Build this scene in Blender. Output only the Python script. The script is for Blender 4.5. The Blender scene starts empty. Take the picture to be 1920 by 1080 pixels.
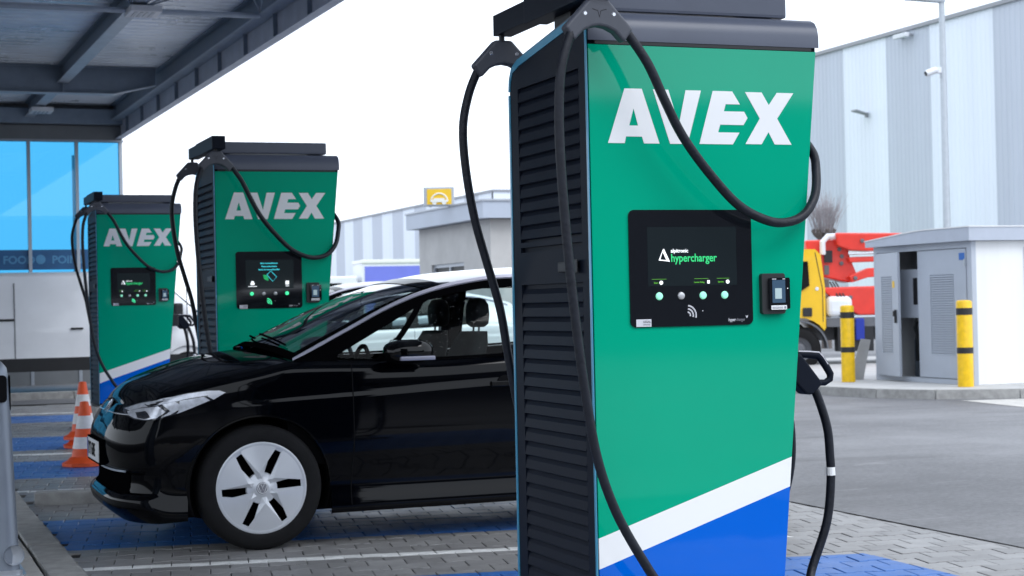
import bpy, bmesh, math, random
import numpy as np
from mathutils import Vector, Matrix
random.seed(7)
SC = bpy.context.scene
COL = SC.collection
R_ = math.radians

# ------------------------------------------------------------------ camera
CAM_H = 1.325
YAW, PITCH, ROLL = R_(20.65), math.atan(32 / 3200), math.atan(0.0218)
fw = Vector((math.sin(YAW) * math.cos(PITCH), math.cos(YAW) * math.cos(PITCH), math.sin(PITCH)))
r0 = Vector((math.cos(YAW), -math.sin(YAW), 0))
u0 = r0.cross(fw)
rt = r0 * math.cos(ROLL) - u0 * math.sin(ROLL)
up = rt.cross(fw)
cd = bpy.data.cameras.new('camera')
cam = bpy.data.objects.new('camera', cd)
COL.objects.link(cam)
m = Matrix((rt, up, -fw)).transposed().to_4x4()
m.translation = Vector((0, 0, CAM_H))
cam.matrix_world = m
cd.sensor_width = 36.0
cd.lens = 60.0
cd.clip_start = 0.05
cd.clip_end = 2000
cd.dof.use_dof = True
cd.dof.focus_distance = 6.2
cd.dof.aperture_fstop = 8.0
SC.camera = cam

# ------------------------------------------------------------------ overcast sky, soft sun, exposure
SUN_EL, SUN_AZ = R_(52), R_(150)          # azimuth measured from +y (row direction) towards +x
w = bpy.data.worlds.new('World')
SC.world = w
w.use_nodes = True
nt = w.node_tree
nt.nodes.clear()
sky = nt.nodes.new('ShaderNodeTexSky')
sky.sky_type = 'NISHITA'
sky.sun_disc = False
sky.sun_elevation = SUN_EL
sky.sun_rotation = SUN_AZ
sky.dust_density = 4.0
mixw = nt.nodes.new('ShaderNodeMix')
mixw.data_type = 'RGBA'
mixw.inputs[0].default_value = 0.9         # even cloud cover
mixw.inputs[7].default_value = (11.0, 12.1, 13.6, 1)
bgn = nt.nodes.new('ShaderNodeBackground')
bgn.inputs[1].default_value = 0.10
wo = nt.nodes.new('ShaderNodeOutputWorld')
nt.links.new(sky.outputs[0], mixw.inputs[6])
nt.links.new(mixw.outputs[2], bgn.inputs[0])
nt.links.new(bgn.outputs[0], wo.inputs[0])
sl = bpy.data.lights.new('sun', 'SUN')
sl.energy = 1.0
sl.angle = R_(30)
sl.color = (0.97, 0.98, 1.0)
so = bpy.data.objects.new('sun', sl)
COL.objects.link(so)
sd = Vector((math.sin(SUN_AZ) * math.cos(SUN_EL), math.cos(SUN_AZ) * math.cos(SUN_EL), math.sin(SUN_EL)))
so.rotation_euler = sd.to_track_quat('Z', 'Y').to_euler()
so.location = (0, 0, 30)
vs = SC.view_settings
vs.view_transform = 'Standard'
vs.look = 'None'
vs.exposure = 0.6
vs.gamma = 1.0
vs.use_curve_mapping = False
SC.cycles.max_bounces = 8
SC.cycles.transparent_max_bounces = 16
SC.cycles.use_denoising = True
SC.cycles.sample_clamp_indirect = 6.0

# ------------------------------------------------------------------ materials
MATS = {}
def mat(name, col, rough=0.5, metal=0.0, coat=0.0, var=0.06, scale=6.0, bump=0.0, bscale=60.0, rvar=0.0, spec=0.5, emit=None, estr=0.0, streak=False):
    if name in MATS:
        return MATS[name]
    m = bpy.data.materials.new(name)
    m.use_nodes = True
    t = m.node_tree
    b = t.nodes['Principled BSDF']
    b.inputs['Roughness'].default_value = rough
    b.inputs['Metallic'].default_value = metal
    b.inputs['Coat Weight'].default_value = coat
    b.inputs['Coat Roughness'].default_value = 0.05
    b.inputs['Specular IOR Level'].default_value = spec
    c = (*col, 1)
    tc = t.nodes.new('ShaderNodeTexCoord')
    src = tc.outputs['Object']
    if streak:
        mp = t.nodes.new('ShaderNodeMapping')
        mp.inputs['Scale'].default_value = (1, 1, 0.08)
        t.links.new(src, mp.inputs[0])
        src = mp.outputs[0]
    nz = t.nodes.new('ShaderNodeTexNoise')
    nz.inputs['Scale'].default_value = scale
    nz.inputs['Detail'].default_value = 5
    nz.inputs['Roughness'].default_value = 0.6
    t.links.new(src, nz.inputs['Vector'])
    mr = t.nodes.new('ShaderNodeMapRange')
    mr.inputs[1].default_value = 0.3
    mr.inputs[2].default_value = 0.7
    mr.inputs[3].default_value = 1 - var
    mr.inputs[4].default_value = 1 + var
    t.links.new(nz.outputs[0], mr.inputs[0])
    mx = t.nodes.new('ShaderNodeMix')
    mx.data_type = 'RGBA'
    mx.blend_type = 'MULTIPLY'
    mx.inputs[0].default_value = 1
    mx.inputs[6].default_value = c
    t.links.new(mr.outputs[0], mx.inputs[7])
    t.links.new(mx.outputs[2], b.inputs['Base Color'])
    if rvar:
        m2 = t.nodes.new('ShaderNodeMapRange')
        m2.inputs[1].default_value = 0.3
        m2.inputs[2].default_value = 0.7
        m2.inputs[3].default_value = max(0.02, rough - rvar)
        m2.inputs[4].default_value = min(1, rough + rvar)
        t.links.new(nz.outputs[0], m2.inputs[0])
        t.links.new(m2.outputs[0], b.inputs['Roughness'])
    if bump:
        n2 = t.nodes.new('ShaderNodeTexNoise')
        n2.inputs['Scale'].default_value = bscale
        n2.inputs['Detail'].default_value = 4
        t.links.new(tc.outputs['Object'], n2.inputs['Vector'])
        bp = t.nodes.new('ShaderNodeBump')
        bp.inputs['Strength'].default_value = bump
        bp.inputs['Distance'].default_value = 0.01
        t.links.new(n2.outputs[0], bp.inputs['Height'])
        t.links.new(bp.outputs[0], b.inputs['Normal'])
    if emit:
        b.inputs['Emission Color'].default_value = (*emit, 1)
        b.inputs['Emission Strength'].default_value = estr
    MATS[name] = m
    return m

def glass_mat(name, tint=(0.8, 0.86, 0.86), ior=1.5, rough=0.0, refl=1.2):
    """thin pane: tinted see-through with fresnel mirror"""
    m = bpy.data.materials.new(name)
    m.use_nodes = True
    t = m.node_tree
    t.nodes.clear()
    out = t.nodes.new('ShaderNodeOutputMaterial')
    tr = t.nodes.new('ShaderNodeBsdfTransparent')
    tr.inputs[0].default_value = (*tint, 1)
    gl = t.nodes.new('ShaderNodeBsdfGlossy')
    gl.inputs['Roughness'].default_value = rough
    fr = t.nodes.new('ShaderNodeFresnel')
    fr.inputs['IOR'].default_value = ior
    mu = t.nodes.new('ShaderNodeMath')
    mu.operation = 'MULTIPLY'
    mu.use_clamp = True
    mu.inputs[1].default_value = refl
    mx = t.nodes.new('ShaderNodeMixShader')
    t.links.new(fr.outputs[0], mu.inputs[0])
    t.links.new(mu.outputs[0], mx.inputs[0])
    t.links.new(tr.outputs[0], mx.inputs[1])
    t.links.new(gl.outputs[0], mx.inputs[2])
    t.links.new(mx.outputs[0], out.inputs[0])
    MATS[name] = m
    return m

# painted paving: colour set in rotated bay coordinates
BAY = math.tan(R_(10))
BLUES = [(6.3, 8.33), (9.88, 11.38), (14.4, 16.12), (17.45, 19.38), (22.0, 23.5)]
WHITES = [(9.04, 9.16), (16.85, 17.0), (23.95, 24.1), (13.3, 13.42)]
def bay_v(u, v):
    return v + BAY * (u - 1.0)

def paver_mat(name='paver_concrete'):
    m = bpy.data.materials.new(name)
    m.use_nodes = True
    t = m.node_tree
    N, L = t.nodes.new, t.links.new
    b = t.nodes['Principled BSDF']
    b.inputs['Roughness'].default_value = 0.75
    geo = N('ShaderNodeNewGeometry')
    sep = N('ShaderNodeSeparateXYZ')
    L(geo.outputs['Position'], sep.inputs[0])
    def math_(op, a, bb=None, c=None):
        n = N('ShaderNodeMath')
        n.operation = op
        for i, x in enumerate((a, bb, c)):
            if x is None:
                continue
            if isinstance(x, (int, float)):
                n.inputs[i].default_value = x
            else:
                L(x, n.inputs[i])
        return n.outputs[0]
    nz = N('ShaderNodeTexNoise')
    nz.inputs['Scale'].default_value = 9
    nz.inputs['Detail'].default_value = 6
    L(geo.outputs['Position'], nz.inputs['Vector'])
    fine = N('ShaderNodeTexNoise')
    fine.inputs['Scale'].default_value = 120
    fine.inputs['Detail'].default_value = 4
    L(geo.outputs['Position'], fine.inputs['Vector'])
    big = N('ShaderNodeTexNoise')
    big.inputs['Scale'].default_value = 1.1
    big.inputs['Detail'].default_value = 5
    L(geo.outputs['Position'], big.inputs['Vector'])
    jit = math_('MULTIPLY', math_('SUBTRACT', fine.outputs[0], 0.5), 0.03)
    vv = math_('ADD', math_('MULTIPLY_ADD', math_('SUBTRACT', sep.outputs[0], 1.0), BAY, sep.outputs[1]), jit)
    uin = math_('MULTIPLY', math_('GREATER_THAN', sep.outputs[0], 1.02), math_('LESS_THAN', math_('ADD', sep.outputs[0], jit), 4.8))
    def band(lst):
        acc = None
        for a, c in lst:
            q = math_('MULTIPLY', math_('GREATER_THAN', vv, a), math_('LESS_THAN', vv, c))
            acc = q if acc is None else math_('MAXIMUM', acc, q)
        return math_('MULTIPLY', acc, uin)
    worn = math_('GREATER_THAN', math_('ADD', nz.outputs[0], math_('MULTIPLY', fine.outputs[0], 0.25)), 0.36)
    blue = math_('MULTIPLY', band(BLUES), worn)
    white = math_('MULTIPLY', band(WHITES), worn)
    oi = N('ShaderNodeObjectInfo')
    base = N('ShaderNodeMix')
    base.data_type = 'RGBA'
    base.inputs[6].default_value = (0.16, 0.155, 0.155, 1)
    base.inputs[7].default_value = (0.33, 0.325, 0.325, 1)
    wn = N('ShaderNodeTexWhiteNoise')
    wn.noise_dimensions = '1D'
    at = N('ShaderNodeAttribute')
    at.attribute_name = 'pid'
    L(math_('ADD', at.outputs['Fac'], math_('MULTIPLY', oi.outputs['Random'], 57.3)), wn.inputs['W'])
    L(math_('ADD', math_('MULTIPLY', wn.outputs[0], 0.45), math_('MULTIPLY', big.outputs[0], 0.6)), base.inputs[0])
    tone = math_('MULTIPLY_ADD', nz.outputs[0], 0.6, 0.7)
    m1 = N('ShaderNodeMix')
    m1.data_type = 'RGBA'
    L(blue, m1.inputs[0])
    L(base.outputs[2], m1.inputs[6])
    m1.inputs[7].default_value = (0.02, 0.13, 0.43, 1)
    m2 = N('ShaderNodeMix')
    m2.data_type = 'RGBA'
    L(white, m2.inputs[0])
    L(m1.outputs[2], m2.inputs[6])
    m2.inputs[7].default_value = (0.75, 0.75, 0.74, 1)
    m3 = N('ShaderNodeMix')
    m3.data_type = 'RGBA'
    m3.blend_type = 'MULTIPLY'
    m3.inputs[0].default_value = 1
    L(m2.outputs[2], m3.inputs[6])
    L(tone, m3.inputs[7])
    L(m3.outputs[2], b.inputs['Base Color'])
    L(math_('MULTIPLY_ADD', big.outputs[0], 0.7, 0.15), b.inputs['Roughness'])
    bp = N('ShaderNodeBump')
    bp.inputs['Strength'].default_value = 0.35
    bp.inputs['Distance'].default_value = 0.004
    L(fine.outputs[0], bp.inputs['Height'])
    L(bp.outputs[0], b.inputs['Normal'])
    MATS[name] = m
    return m

def asphalt_mat(name='asphalt', c0=(0.078, 0.078, 0.085), c1=(0.232, 0.232, 0.243)):
    m = bpy.data.materials.new(name)
    m.use_nodes = True
    t = m.node_tree
    N, L = t.nodes.new, t.links.new
    b = t.nodes['Principled BSDF']
    tc = N('ShaderNodeTexCoord')
    a = N('ShaderNodeTexNoise')
    a.inputs['Scale'].default_value = 0.35
    a.inputs['Detail'].default_value = 8
    a.inputs['Roughness'].default_value = 0.65
    f = N('ShaderNodeTexNoise')
    f.inputs['Scale'].default_value = 150
    f.inputs['Detail'].default_value = 3
    g = N('ShaderNodeTexNoise')
    g.inputs['Scale'].default_value = 25
    g.inputs['Detail'].default_value = 6
    for n in (a, f, g):
        L(tc.outputs['Object'], n.inputs['Vector'])
    s = N('ShaderNodeMath')
    s.operation = 'MULTIPLY_ADD'
    L(f.outputs[0], s.inputs[0])
    s.inputs[1].default_value = 0.5
    L(a.outputs[0], s.inputs[2])
    s2 = N('ShaderNodeMath')
    s2.operation = 'MULTIPLY_ADD'
    L(g.outputs[0], s2.inputs[0])
    s2.inputs[1].default_value = 0.35
    L(s.outputs[0], s2.inputs[2])
    mr = N('ShaderNodeMapRange')
    mr.inputs[1].default_value = 0.72
    mr.inputs[2].default_value = 1.12
    L(s2.outputs[0], mr.inputs[0])
    mx = N('ShaderNodeMix')
    mx.data_type = 'RGBA'
    mx.inputs[6].default_value = (*c0, 1)
    mx.inputs[7].default_value = (*c1, 1)
    L(mr.outputs[0], mx.inputs[0])
    # pale scuffs and dried lime traces
    mp = N('ShaderNodeMapping')
    mp.inputs['Scale'].default_value = (0.5, 3.0, 1)
    mp.inputs['Rotation'].default_value = (0, 0, 0.5)
    L(tc.outputs['Object'], mp.inputs[0])
    sc = N('ShaderNodeTexNoise')
    sc.inputs['Scale'].default_value = 1.3
    sc.inputs['Detail'].default_value = 9
    sc.inputs['Roughness'].default_value = 0.7
    L(mp.outputs[0], sc.inputs['Vector'])
    sr = N('ShaderNodeMapRange')
    sr.inputs[1].default_value = 0.62
    sr.inputs[2].default_value = 0.72
    sr.inputs[4].default_value = 0.5
    L(sc.outputs[0], sr.inputs[0])
    m2 = N('ShaderNodeMix')
    m2.data_type = 'RGBA'
    L(sr.outputs[0], m2.inputs[0])
    L(mx.outputs[2], m2.inputs[6])
    m2.inputs[7].default_value = (0.45, 0.45, 0.46, 1)
    # oil and tyre stains
    og = N('ShaderNodeTexNoise')
    og.inputs['Scale'].default_value = 0.9
    og.inputs['Detail'].default_value = 7
    og.inputs['Roughness'].default_value = 0.62
    og.inputs['Distortion'].default_value = 0.8
    mp2 = N('ShaderNodeMapping')
    mp2.inputs['Scale'].default_value = (0.45, 1.6, 1)
    mp2.inputs['Rotation'].default_value = (0, 0, 1.1)
    L(tc.outputs['Object'], mp2.inputs[0])
    L(mp2.outputs[0], og.inputs['Vector'])
    orr = N('ShaderNodeMapRange')
    orr.inputs[1].default_value = 0.52
    orr.inputs[2].default_value = 0.72
    orr.inputs[3].default_value = 1.0
    orr.inputs[4].default_value = 0.68
    L(og.outputs[0], orr.inputs[0])
    m4 = N('ShaderNodeMix')
    m4.data_type = 'RGBA'
    m4.blend_type = 'MULTIPLY'
    m4.inputs[0].default_value = 1
    L(m2.outputs[2], m4.inputs[6])
    L(orr.outputs[0], m4.inputs[7])
    L(m4.outputs[2], b.inputs['Base Color'])
    rr = N('ShaderNodeMapRange')
    rr.inputs[3].default_value = 0.45
    rr.inputs[4].default_value = 0.9
    L(a.outputs[0], rr.inputs[0])
    L(rr.outputs[0], b.inputs['Roughness'])
    bp = N('ShaderNodeBump')
    bp.inputs['Strength'].default_value = 0.5
    bp.inputs['Distance'].default_value = 0.006
    L(f.outputs[0], bp.inputs['Height'])
    L(bp.outputs[0], b.inputs['Normal'])
    MATS[name] = m
    return m

# ------------------------------------------------------------------ mesh building helpers
class MB:
    def __init__(s):
        s.v, s.f, s.mi = [], [], []
    def add(s, verts, faces, mi=0):
        o = len(s.v)
        s.v += [tuple(p) for p in verts]
        s.f += [tuple(o + i for i in f) for f in faces]
        s.mi += [mi] * len(faces)
        return s
    def box(s, x0, x1, y0, y1, z0, z1, mi=0, bev=0.0):
        if bev > 0:
            bm = bmesh.new()
            bmesh.ops.create_cube(bm, size=1)
            for q in bm.verts:
                q.co = Vector((x0 + (q.co.x + .5) * (x1 - x0), y0 + (q.co.y + .5) * (y1 - y0), z0 + (q.co.z + .5) * (z1 - z0)))
            bmesh.ops.bevel(bm, geom=bm.edges[:], offset=bev, segments=2, affect='EDGES', profile=0.7)
            bm.verts.index_update()
            s.add([q.co[:] for q in bm.verts], [[q.index for q in f.verts] for f in bm.faces], mi)
            bm.free()
            return s
        s.add([(x0, y0, z0), (x1, y0, z0), (x1, y1, z0), (x0, y1, z0), (x0, y0, z1), (x1, y0, z1), (x1, y1, z1), (x0, y1, z1)],
              [(0, 3, 2, 1), (4, 5, 6, 7), (0, 1, 5, 4), (1, 2, 6, 5), (2, 3, 7, 6), (3, 0, 4, 7)], mi)
        return s
    def prism(s, poly, axis, a, b, mi=0):
        """poly in the two remaining axes; extruded along axis from a to b"""
        n = len(poly)
        def P(p, t):
            return {'x': (t, p[0], p[1]), 'y': (p[0], t, p[1]), 'z': (p[0], p[1], t)}[axis]
        vs_ = [P(p, a) for p in poly] + [P(p, b) for p in poly]
        fs = [tuple(range(n - 1, -1, -1)), tuple(range(n, 2 * n))]
        fs += [(i, (i + 1) % n, n + (i + 1) % n, n + i) for i in range(n)]
        s.add(vs_, fs, mi)
        return s
    def tube(s, pts, rad, seg=10, mi=0, cap=True):
        pts = [Vector(p) for p in pts]
        n = len(pts)
        rad = [rad] * n if isinstance(rad, (int, float)) else rad
        T = []
        for i in range(n):
            d = pts[min(i + 1, n - 1)] - pts[max(i - 1, 0)]
            T.append(d.normalized())
        ref = Vector((0, 0, 1)) if abs(T[0].z) < 0.9 else Vector((1, 0, 0))
        nrm = (ref - T[0] * ref.dot(T[0])).normalized()
        vv, ff = [], []
        for i in range(n):
            nrm = (nrm - T[i] * nrm.dot(T[i])).normalized()
            bi = T[i].cross(nrm)
            for k in range(seg):
                a = 2 * math.pi * k / seg
                vv.append(pts[i] + (nrm * math.cos(a) + bi * math.sin(a)) * rad[i])
        for i in range(n - 1):
            for k in range(seg):
                k2 = (k + 1) % seg
                ff.append((i * seg + k, i * seg + k2, (i + 1) * seg + k2, (i + 1) * seg + k))
        if cap:
            ff.append(tuple(range(seg - 1, -1, -1)))
            ff.append(tuple((n - 1) * seg + k for k in range(seg)))
        s.add(vv, ff, mi)
        return s
    def lathe(s, prof, seg=32, axis='z', c=(0, 0, 0), mi=0, a0=0.0, a1=2 * math.pi, close=True):
        """prof: list of (r, h)"""
        full = abs(a1 - a0 - 2 * math.pi) < 1e-6
        n = len(prof)
        cnt = seg if full else seg + 1
        vv, ff = [], []
        for k in range(cnt):
            a = a0 + (a1 - a0) * k / seg
            ca, sa = math.cos(a), math.sin(a)
            for r, h in prof:
                p = {'z': (r * ca, r * sa, h), 'y': (r * ca, h, r * sa), 'x': (h, r * ca, r * sa)}[axis]
                vv.append((p[0] + c[0], p[1] + c[1], p[2] + c[2]))
        for k in range(seg):
            k2 = (k + 1) % cnt
            for i in range(n - 1):
                ff.append((k * n + i, k2 * n + i, k2 * n + i + 1, k * n + i + 1))
        s.add(vv, ff, mi)
        return s
    def grid(s, P, mi=0, flip=False):
        """P: rows of points"""
        a, b = len(P), len(P[0])
        vv = [p for r in P for p in r]
        ff = []
        for i in range(a - 1):
            for j in range(b - 1):
                q = (i * b + j, i * b + j + 1, (i + 1) * b + j + 1, (i + 1) * b + j)
                ff.append(q[::-1] if flip else q)
        s.add(vv, ff, mi)
        return s
    def build(s, name, mats, parent=None, smooth=False, ang=35, weld=0.0, loc=None, recalc=True):
        me = bpy.data.meshes.new(name)
        me.from_pydata([tuple(map(float, p)) for p in s.v], [], s.f)
        mats = mats if isinstance(mats, (list, tuple)) else [mats]
        for q in mats:
            me.materials.append(q)
        me.polygons.foreach_set('material_index', s.mi)
        bm = bmesh.new()
        bm.from_mesh(me)
        if weld:
            bmesh.ops.remove_doubles(bm, verts=bm.verts[:], dist=weld)
            bmesh.ops.dissolve_degenerate(bm, dist=weld * .5, edges=bm.edges[:])
        if recalc:
            bmesh.ops.recalc_face_normals(bm, faces=bm.faces[:])
        if smooth:
            for f in bm.faces:
                f.smooth = True
            ca = R_(ang)
            for e in bm.edges:
                if len(e.link_faces) == 2 and e.calc_face_angle(0) > ca:
                    e.smooth = False
        bm.to_mesh(me)
        bm.free()
        me.update()
        return link(name, me, parent, loc)

def link(name, me, parent=None, loc=None):
    o = bpy.data.objects.new(name, me)
    COL.objects.link(o)
    if parent is not None:
        o.parent = parent
    if loc is not None:
        o.location = loc
    return o

def tag(o, label=None, cat=None, group=None, kind=None):
    if label: o['label'] = label
    if cat: o['category'] = cat
    if group: o['group'] = group
    if kind: o['kind'] = kind
    return o

def thing(name, label, cat, loc=(0, 0, 0), rz=0.0, group=None):
    o = bpy.data.objects.new(name, None)
    o.empty_display_size = 0.2
    COL.objects.link(o)
    o.location = loc
    o.rotation_euler = (0, 0, rz)
    return tag(o, label, cat, group)

def copy_tree(o, parent=None):
    c = o.copy()
    COL.objects.link(c)
    c.parent = parent
    for ch in o.children:
        copy_tree(ch, c)
    return c

def cr(pts, n=8):
    """catmull-rom through pts"""
    P = [np.array(p, float) for p in pts]
    P = [2 * P[0] - P[1]] + P + [2 * P[-1] - P[-2]]
    out = []
    for i in range(1, len(P) - 2):
        for k in range(n):
            t = k / n
            a, b, c, d = P[i - 1], P[i], P[i + 1], P[i + 2]
            out.append(0.5 * ((2 * b) + (-a + c) * t + (2 * a - 5 * b + 4 * c - d) * t * t + (-a + 3 * b - 3 * c + d) * t ** 3))
    out.append(P[-2])
    return out

def text(body, size, mats, parent, x, y, z, name='lettering', align='LEFT', bold=0.0, sx=1.0, depth=0.0006, rot=(math.pi / 2, 0, 0), shear=0.0):
    cu = bpy.data.curves.new('t', 'FONT')
    cu.body = body
    cu.size = size
    cu.align_x = align
    cu.extrude = depth
    cu.offset = bold
    cu.shear = shear
    cu.resolution_u = 3
    ob = bpy.data.objects.new('t', cu)
    COL.objects.link(ob)
    dg = bpy.context.evaluated_depsgraph_get()
    dg.update()
    me = bpy.data.meshes.new_from_object(ob.evaluated_get(dg))
    bpy.data.objects.remove(ob)
    bpy.data.curves.remove(cu)
    me.materials.clear()
    me.materials.append(mats)
    me.name = name
    o = link(name, me, parent, (x, y, z))
    o.rotation_euler = rot
    o.scale = (sx, 1, 1)
    return o

def interp(x, tab):
    xs = [p[0] for p in tab]
    ys = [p[1] for p in tab]
    return float(np.interp(x, xs, ys))

def spl(tab):
    """smooth cubic (pchip-like) interpolation of a table"""
    X = np.array([p[0] for p in tab], float)
    Y = np.array([p[1] for p in tab], float)
    h = np.diff(X)
    d = np.diff(Y) / h
    mS = np.zeros_like(Y)
    mS[0], mS[-1] = d[0], d[-1]
    for i in range(1, len(Y) - 1):
        mS[i] = 0 if d[i - 1] * d[i] <= 0 else 2 * d[i - 1] * d[i] / (d[i - 1] + d[i])
    def f(x):
        x = min(max(x, X[0]), X[-1])
        i = min(max(int(np.searchsorted(X, x) - 1), 0), len(h) - 1)
        t = (x - X[i]) / h[i]
        return float((1 + 2 * t) * (1 - t) ** 2 * Y[i] + t * (1 - t) ** 2 * h[i] * mS[i] + t * t * (3 - 2 * t) * Y[i + 1] + t * t * (t - 1) * h[i] * mS[i + 1])
    return f

def rrect(x0, x1, z0, z1, r, n=5):
    out = []
    for cx, cz, a in ((x1 - r, z1 - r, 0), (x0 + r, z1 - r, 90), (x0 + r, z0 + r, 180), (x1 - r, z0 + r, 270)):
        for k in range(n + 1):
            t = R_(a + 90 * k / n)
            out.append((cx + r * math.cos(t), cz + r * math.sin(t)))
    return out
def sm(a, b, x):
    t = min(max((x - a) / (b - a), 0), 1)
    return t * t * (3 - 2 * t)

# ------------------------------------------------------------------ shared materials
M_ASPH = asphalt_mat()
M_GROUND = asphalt_mat('far_ground', (0.09, 0.09, 0.09), (0.17, 0.168, 0.165))
M_PAVER = paver_mat()
M_JOINT = mat('joint_sand', (0.045, 0.043, 0.04), 0.95, var=0.3, scale=40, bump=0.4)
M_KERB = mat('kerb_concrete', (0.34, 0.335, 0.325), 0.85, var=0.22, scale=9, bump=0.35, bscale=120)
M_SLAB = mat('slab_concrete', (0.47, 0.455, 0.43), 0.85, var=0.18, scale=7, bump=0.3, bscale=120)
M_CONC = mat('plain_concrete', (0.42, 0.42, 0.42), 0.85, var=0.12, scale=3, bump=0.25, bscale=50)
M_GRASS = mat('grass_green', (0.10, 0.22, 0.035), 0.9, var=0.45, scale=30, bump=0.8, bscale=90)
M_WWHITE = mat('cladding_white', (0.75, 0.80, 0.88), 0.45, var=0.05, scale=0.9, rvar=0.08, streak=True)
M_WGREY = mat('cladding_grey', (0.50, 0.54, 0.62), 0.45, var=0.06, scale=0.9, rvar=0.08, streak=True)
M_WCOPE = mat('coping_grey', (0.30, 0.31, 0.34), 0.5, var=0.05)
M_STEEL = mat('painted_steel_grey', (0.20, 0.25, 0.32), 0.5, var=0.12, scale=4, rvar=0.1)
M_STEELL = mat('galvanised_flange', (0.42, 0.48, 0.56), 0.4, metal=0.2, var=0.1, scale=5)
M_SHEET = mat('roof_sheet_underside', (0.78, 0.83, 0.90), 0.3, metal=0.35, var=0.16, scale=0.7, rvar=0.1)
M_FASC = mat('gutter_steel', (0.48, 0.52, 0.62), 0.45, var=0.1, scale=3)
M_LAMPW = mat('lamp_white', (0.72, 0.74, 0.78), 0.4, var=0.04)
M_MULL = mat('mullion_aluminium', (0.42, 0.45, 0.5), 0.4, metal=0.4, var=0.05)
M_HEAD = mat('header_panel', (0.17, 0.18, 0.19), 0.55, var=0.08, scale=2)
M_BAND = mat('window_band_blue', (0.015, 0.10, 0.25), 0.35, var=0.15, scale=3)
M_BANDT = mat('window_band_letters', (0.08, 0.27, 0.48), 0.5, var=0.05)
M_BLUEGL = glass_mat('blue_tinted_pane', (0.24, 0.585, 0.76), 1.45)
M_CLEAR = glass_mat('clear_pane', (0.85, 0.93, 0.95), 1.45)
M_BLACK = mat('black_plastic', (0.012, 0.013, 0.016), 0.5, var=0.1)
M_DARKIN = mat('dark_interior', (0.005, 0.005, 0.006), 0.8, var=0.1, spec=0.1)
M_CARPLAS = mat('car_black_trim', (0.0025, 0.0025, 0.003), 0.6, var=0.1, spec=0.0)
M_RUBBER = mat('rubber', (0.016, 0.016, 0.018), 0.75, var=0.2, scale=20, bump=0.15, bscale=150)
M_CHROME = mat('brushed_metal', (0.6, 0.62, 0.66), 0.25, metal=0.9, var=0.05)

# ------------------------------------------------------------------ ground, road, paving
tag(MB().grid([[(-400, -250, -0.08), (400, -250, -0.08)], [(-400, 500, -0.08), (400, 500, -0.08)]]).build('ground', M_GROUND), kind='structure')
rd = MB()
rd.grid([[(5.6, -120, .006), (260, -120, .006)], [(5.6, 26.2, .006), (260, 26.2, .006)]])
rd.grid([[(-60, 26.2, .006), (260, 26.2, .006)], [(-60, 220, .006), (260, 220, .006)]])
rd.grid([[(-60, -120, .006), (5.6, -120, .006)], [(-60, 1.0, .006), (5.6, 1.0, .006)]])
tag(rd.build('road', M_ASPH, weld=0.001), kind='structure')
bed = MB().grid([[(-60, 1.0, -0.012), (5.6, 1.0, -0.012)], [(-60, 26.2, -0.012), (5.6, 26.2, -0.012)]]).build('pavement', M_JOINT)
tag(bed, kind='structure')

# double-T interlocking pavers, laid along the bay lines
PL, PA, PB, PT = 0.2, 0.0925, 0.0725, 0.165
g = 0.0028
A_, B_ = PA - g, PB - g
pv_out = [(-A_, -.1 + g), (A_, -.1 + g), (A_, -.062), (B_, -.040), (B_, .040), (A_, .062), (A_, .1 - g), (-A_, .1 - g), (-A_, .062), (-B_, .040), (-B_, -.040), (-A_, -.062)]
def paver_geom():
    n = len(pv_out)
    ch = [(x * 0.965, y * 0.965) for x, y in pv_out]
    vv = [(x, y, -0.014) for x, y in pv_out] + [(x, y, -0.0025) for x, y in pv_out] + [(x, y, 0.0) for x, y in ch]
    ff = [(i, (i + 1) % n, n + (i + 1) % n, n + i) for i in range(n)] + [(n + i, n + (i + 1) % n, 2 * n + (i + 1) % n, 2 * n + i) for i in range(n)]
    ff.append(tuple(2 * n + i for i in range(n)))
    return vv, ff
pvv, pff = paver_geom()
pm_ = MB().add(pvv, pff).build('paver', M_PAVER, None, recalc=False)
PAVER_ME = pm_.data
bpy.data.objects.remove(pm_)
ba = -R_(10)
ca_, sa_ = math.cos(ba), math.sin(ba)
rest_v, rest_f, rest_id = [], [], []
indiv = 0
occ = [(2.43, 3.46, 5.7, 6.6), (2.38, 3.4, 12.78, 13.78), (2.36, 3.38, 19.84, 20.8)]
rest_n = 0
for i in range(-40, 45):
    for j in range(-90, 150):
        a = 0.1 if j % 2 else 0.0
        # columns step along the row direction; the long side lies across the bay
        lx = i * PL + a
        ly = j * PT
        u = 3.0 + lx * ca_ - ly * sa_
        v = 12.0 + lx * sa_ + ly * ca_
        if u < 0.97 or u > 5.78 or v < 3.0 or v > 26.0:
            continue
        if any(x0 - .1 < u < x1 + .1 and y0 - .1 < v < y1 + .1 for x0, x1, y0, y1 in occ):
            continue
        bv = bay_v(u, v)
        near = (u < 3.3 and 8.4 < bv < 9.75) or (u < 1.9 and 11.4 < bv < 12.9) or (3.95 < u and 6.9 < v < 9.2)
        dz = random.uniform(-0.0018, 0.0018)
        rz = ba + math.pi / 2 + random.uniform(-.006, .006)
        if near and indiv < 295:
            o = link('paver', PAVER_ME, bed, (u, v, dz))
            o.rotation_euler = (random.uniform(-.006, .006), random.uniform(-.006, .006), rz)
            indiv += 1
        else:
            c, s_ = math.cos(rz), math.sin(rz)
            ob = len(rest_v)
            rest_v += [(u + x * c - y * s_, v + x * s_ + y * c, z + dz) for x, y, z in pvv]
            rest_f += [tuple(ob + k for k in f) for f in pff]
            rest_id += [rest_n * 1.37] * len(pvv)
            rest_n += 1
me = bpy.data.meshes.new('paver_field')
me.from_pydata(rest_v, [], rest_f)
me.materials.append(M_PAVER)
at = me.attributes.new('pid', 'FLOAT', 'POINT')
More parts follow.
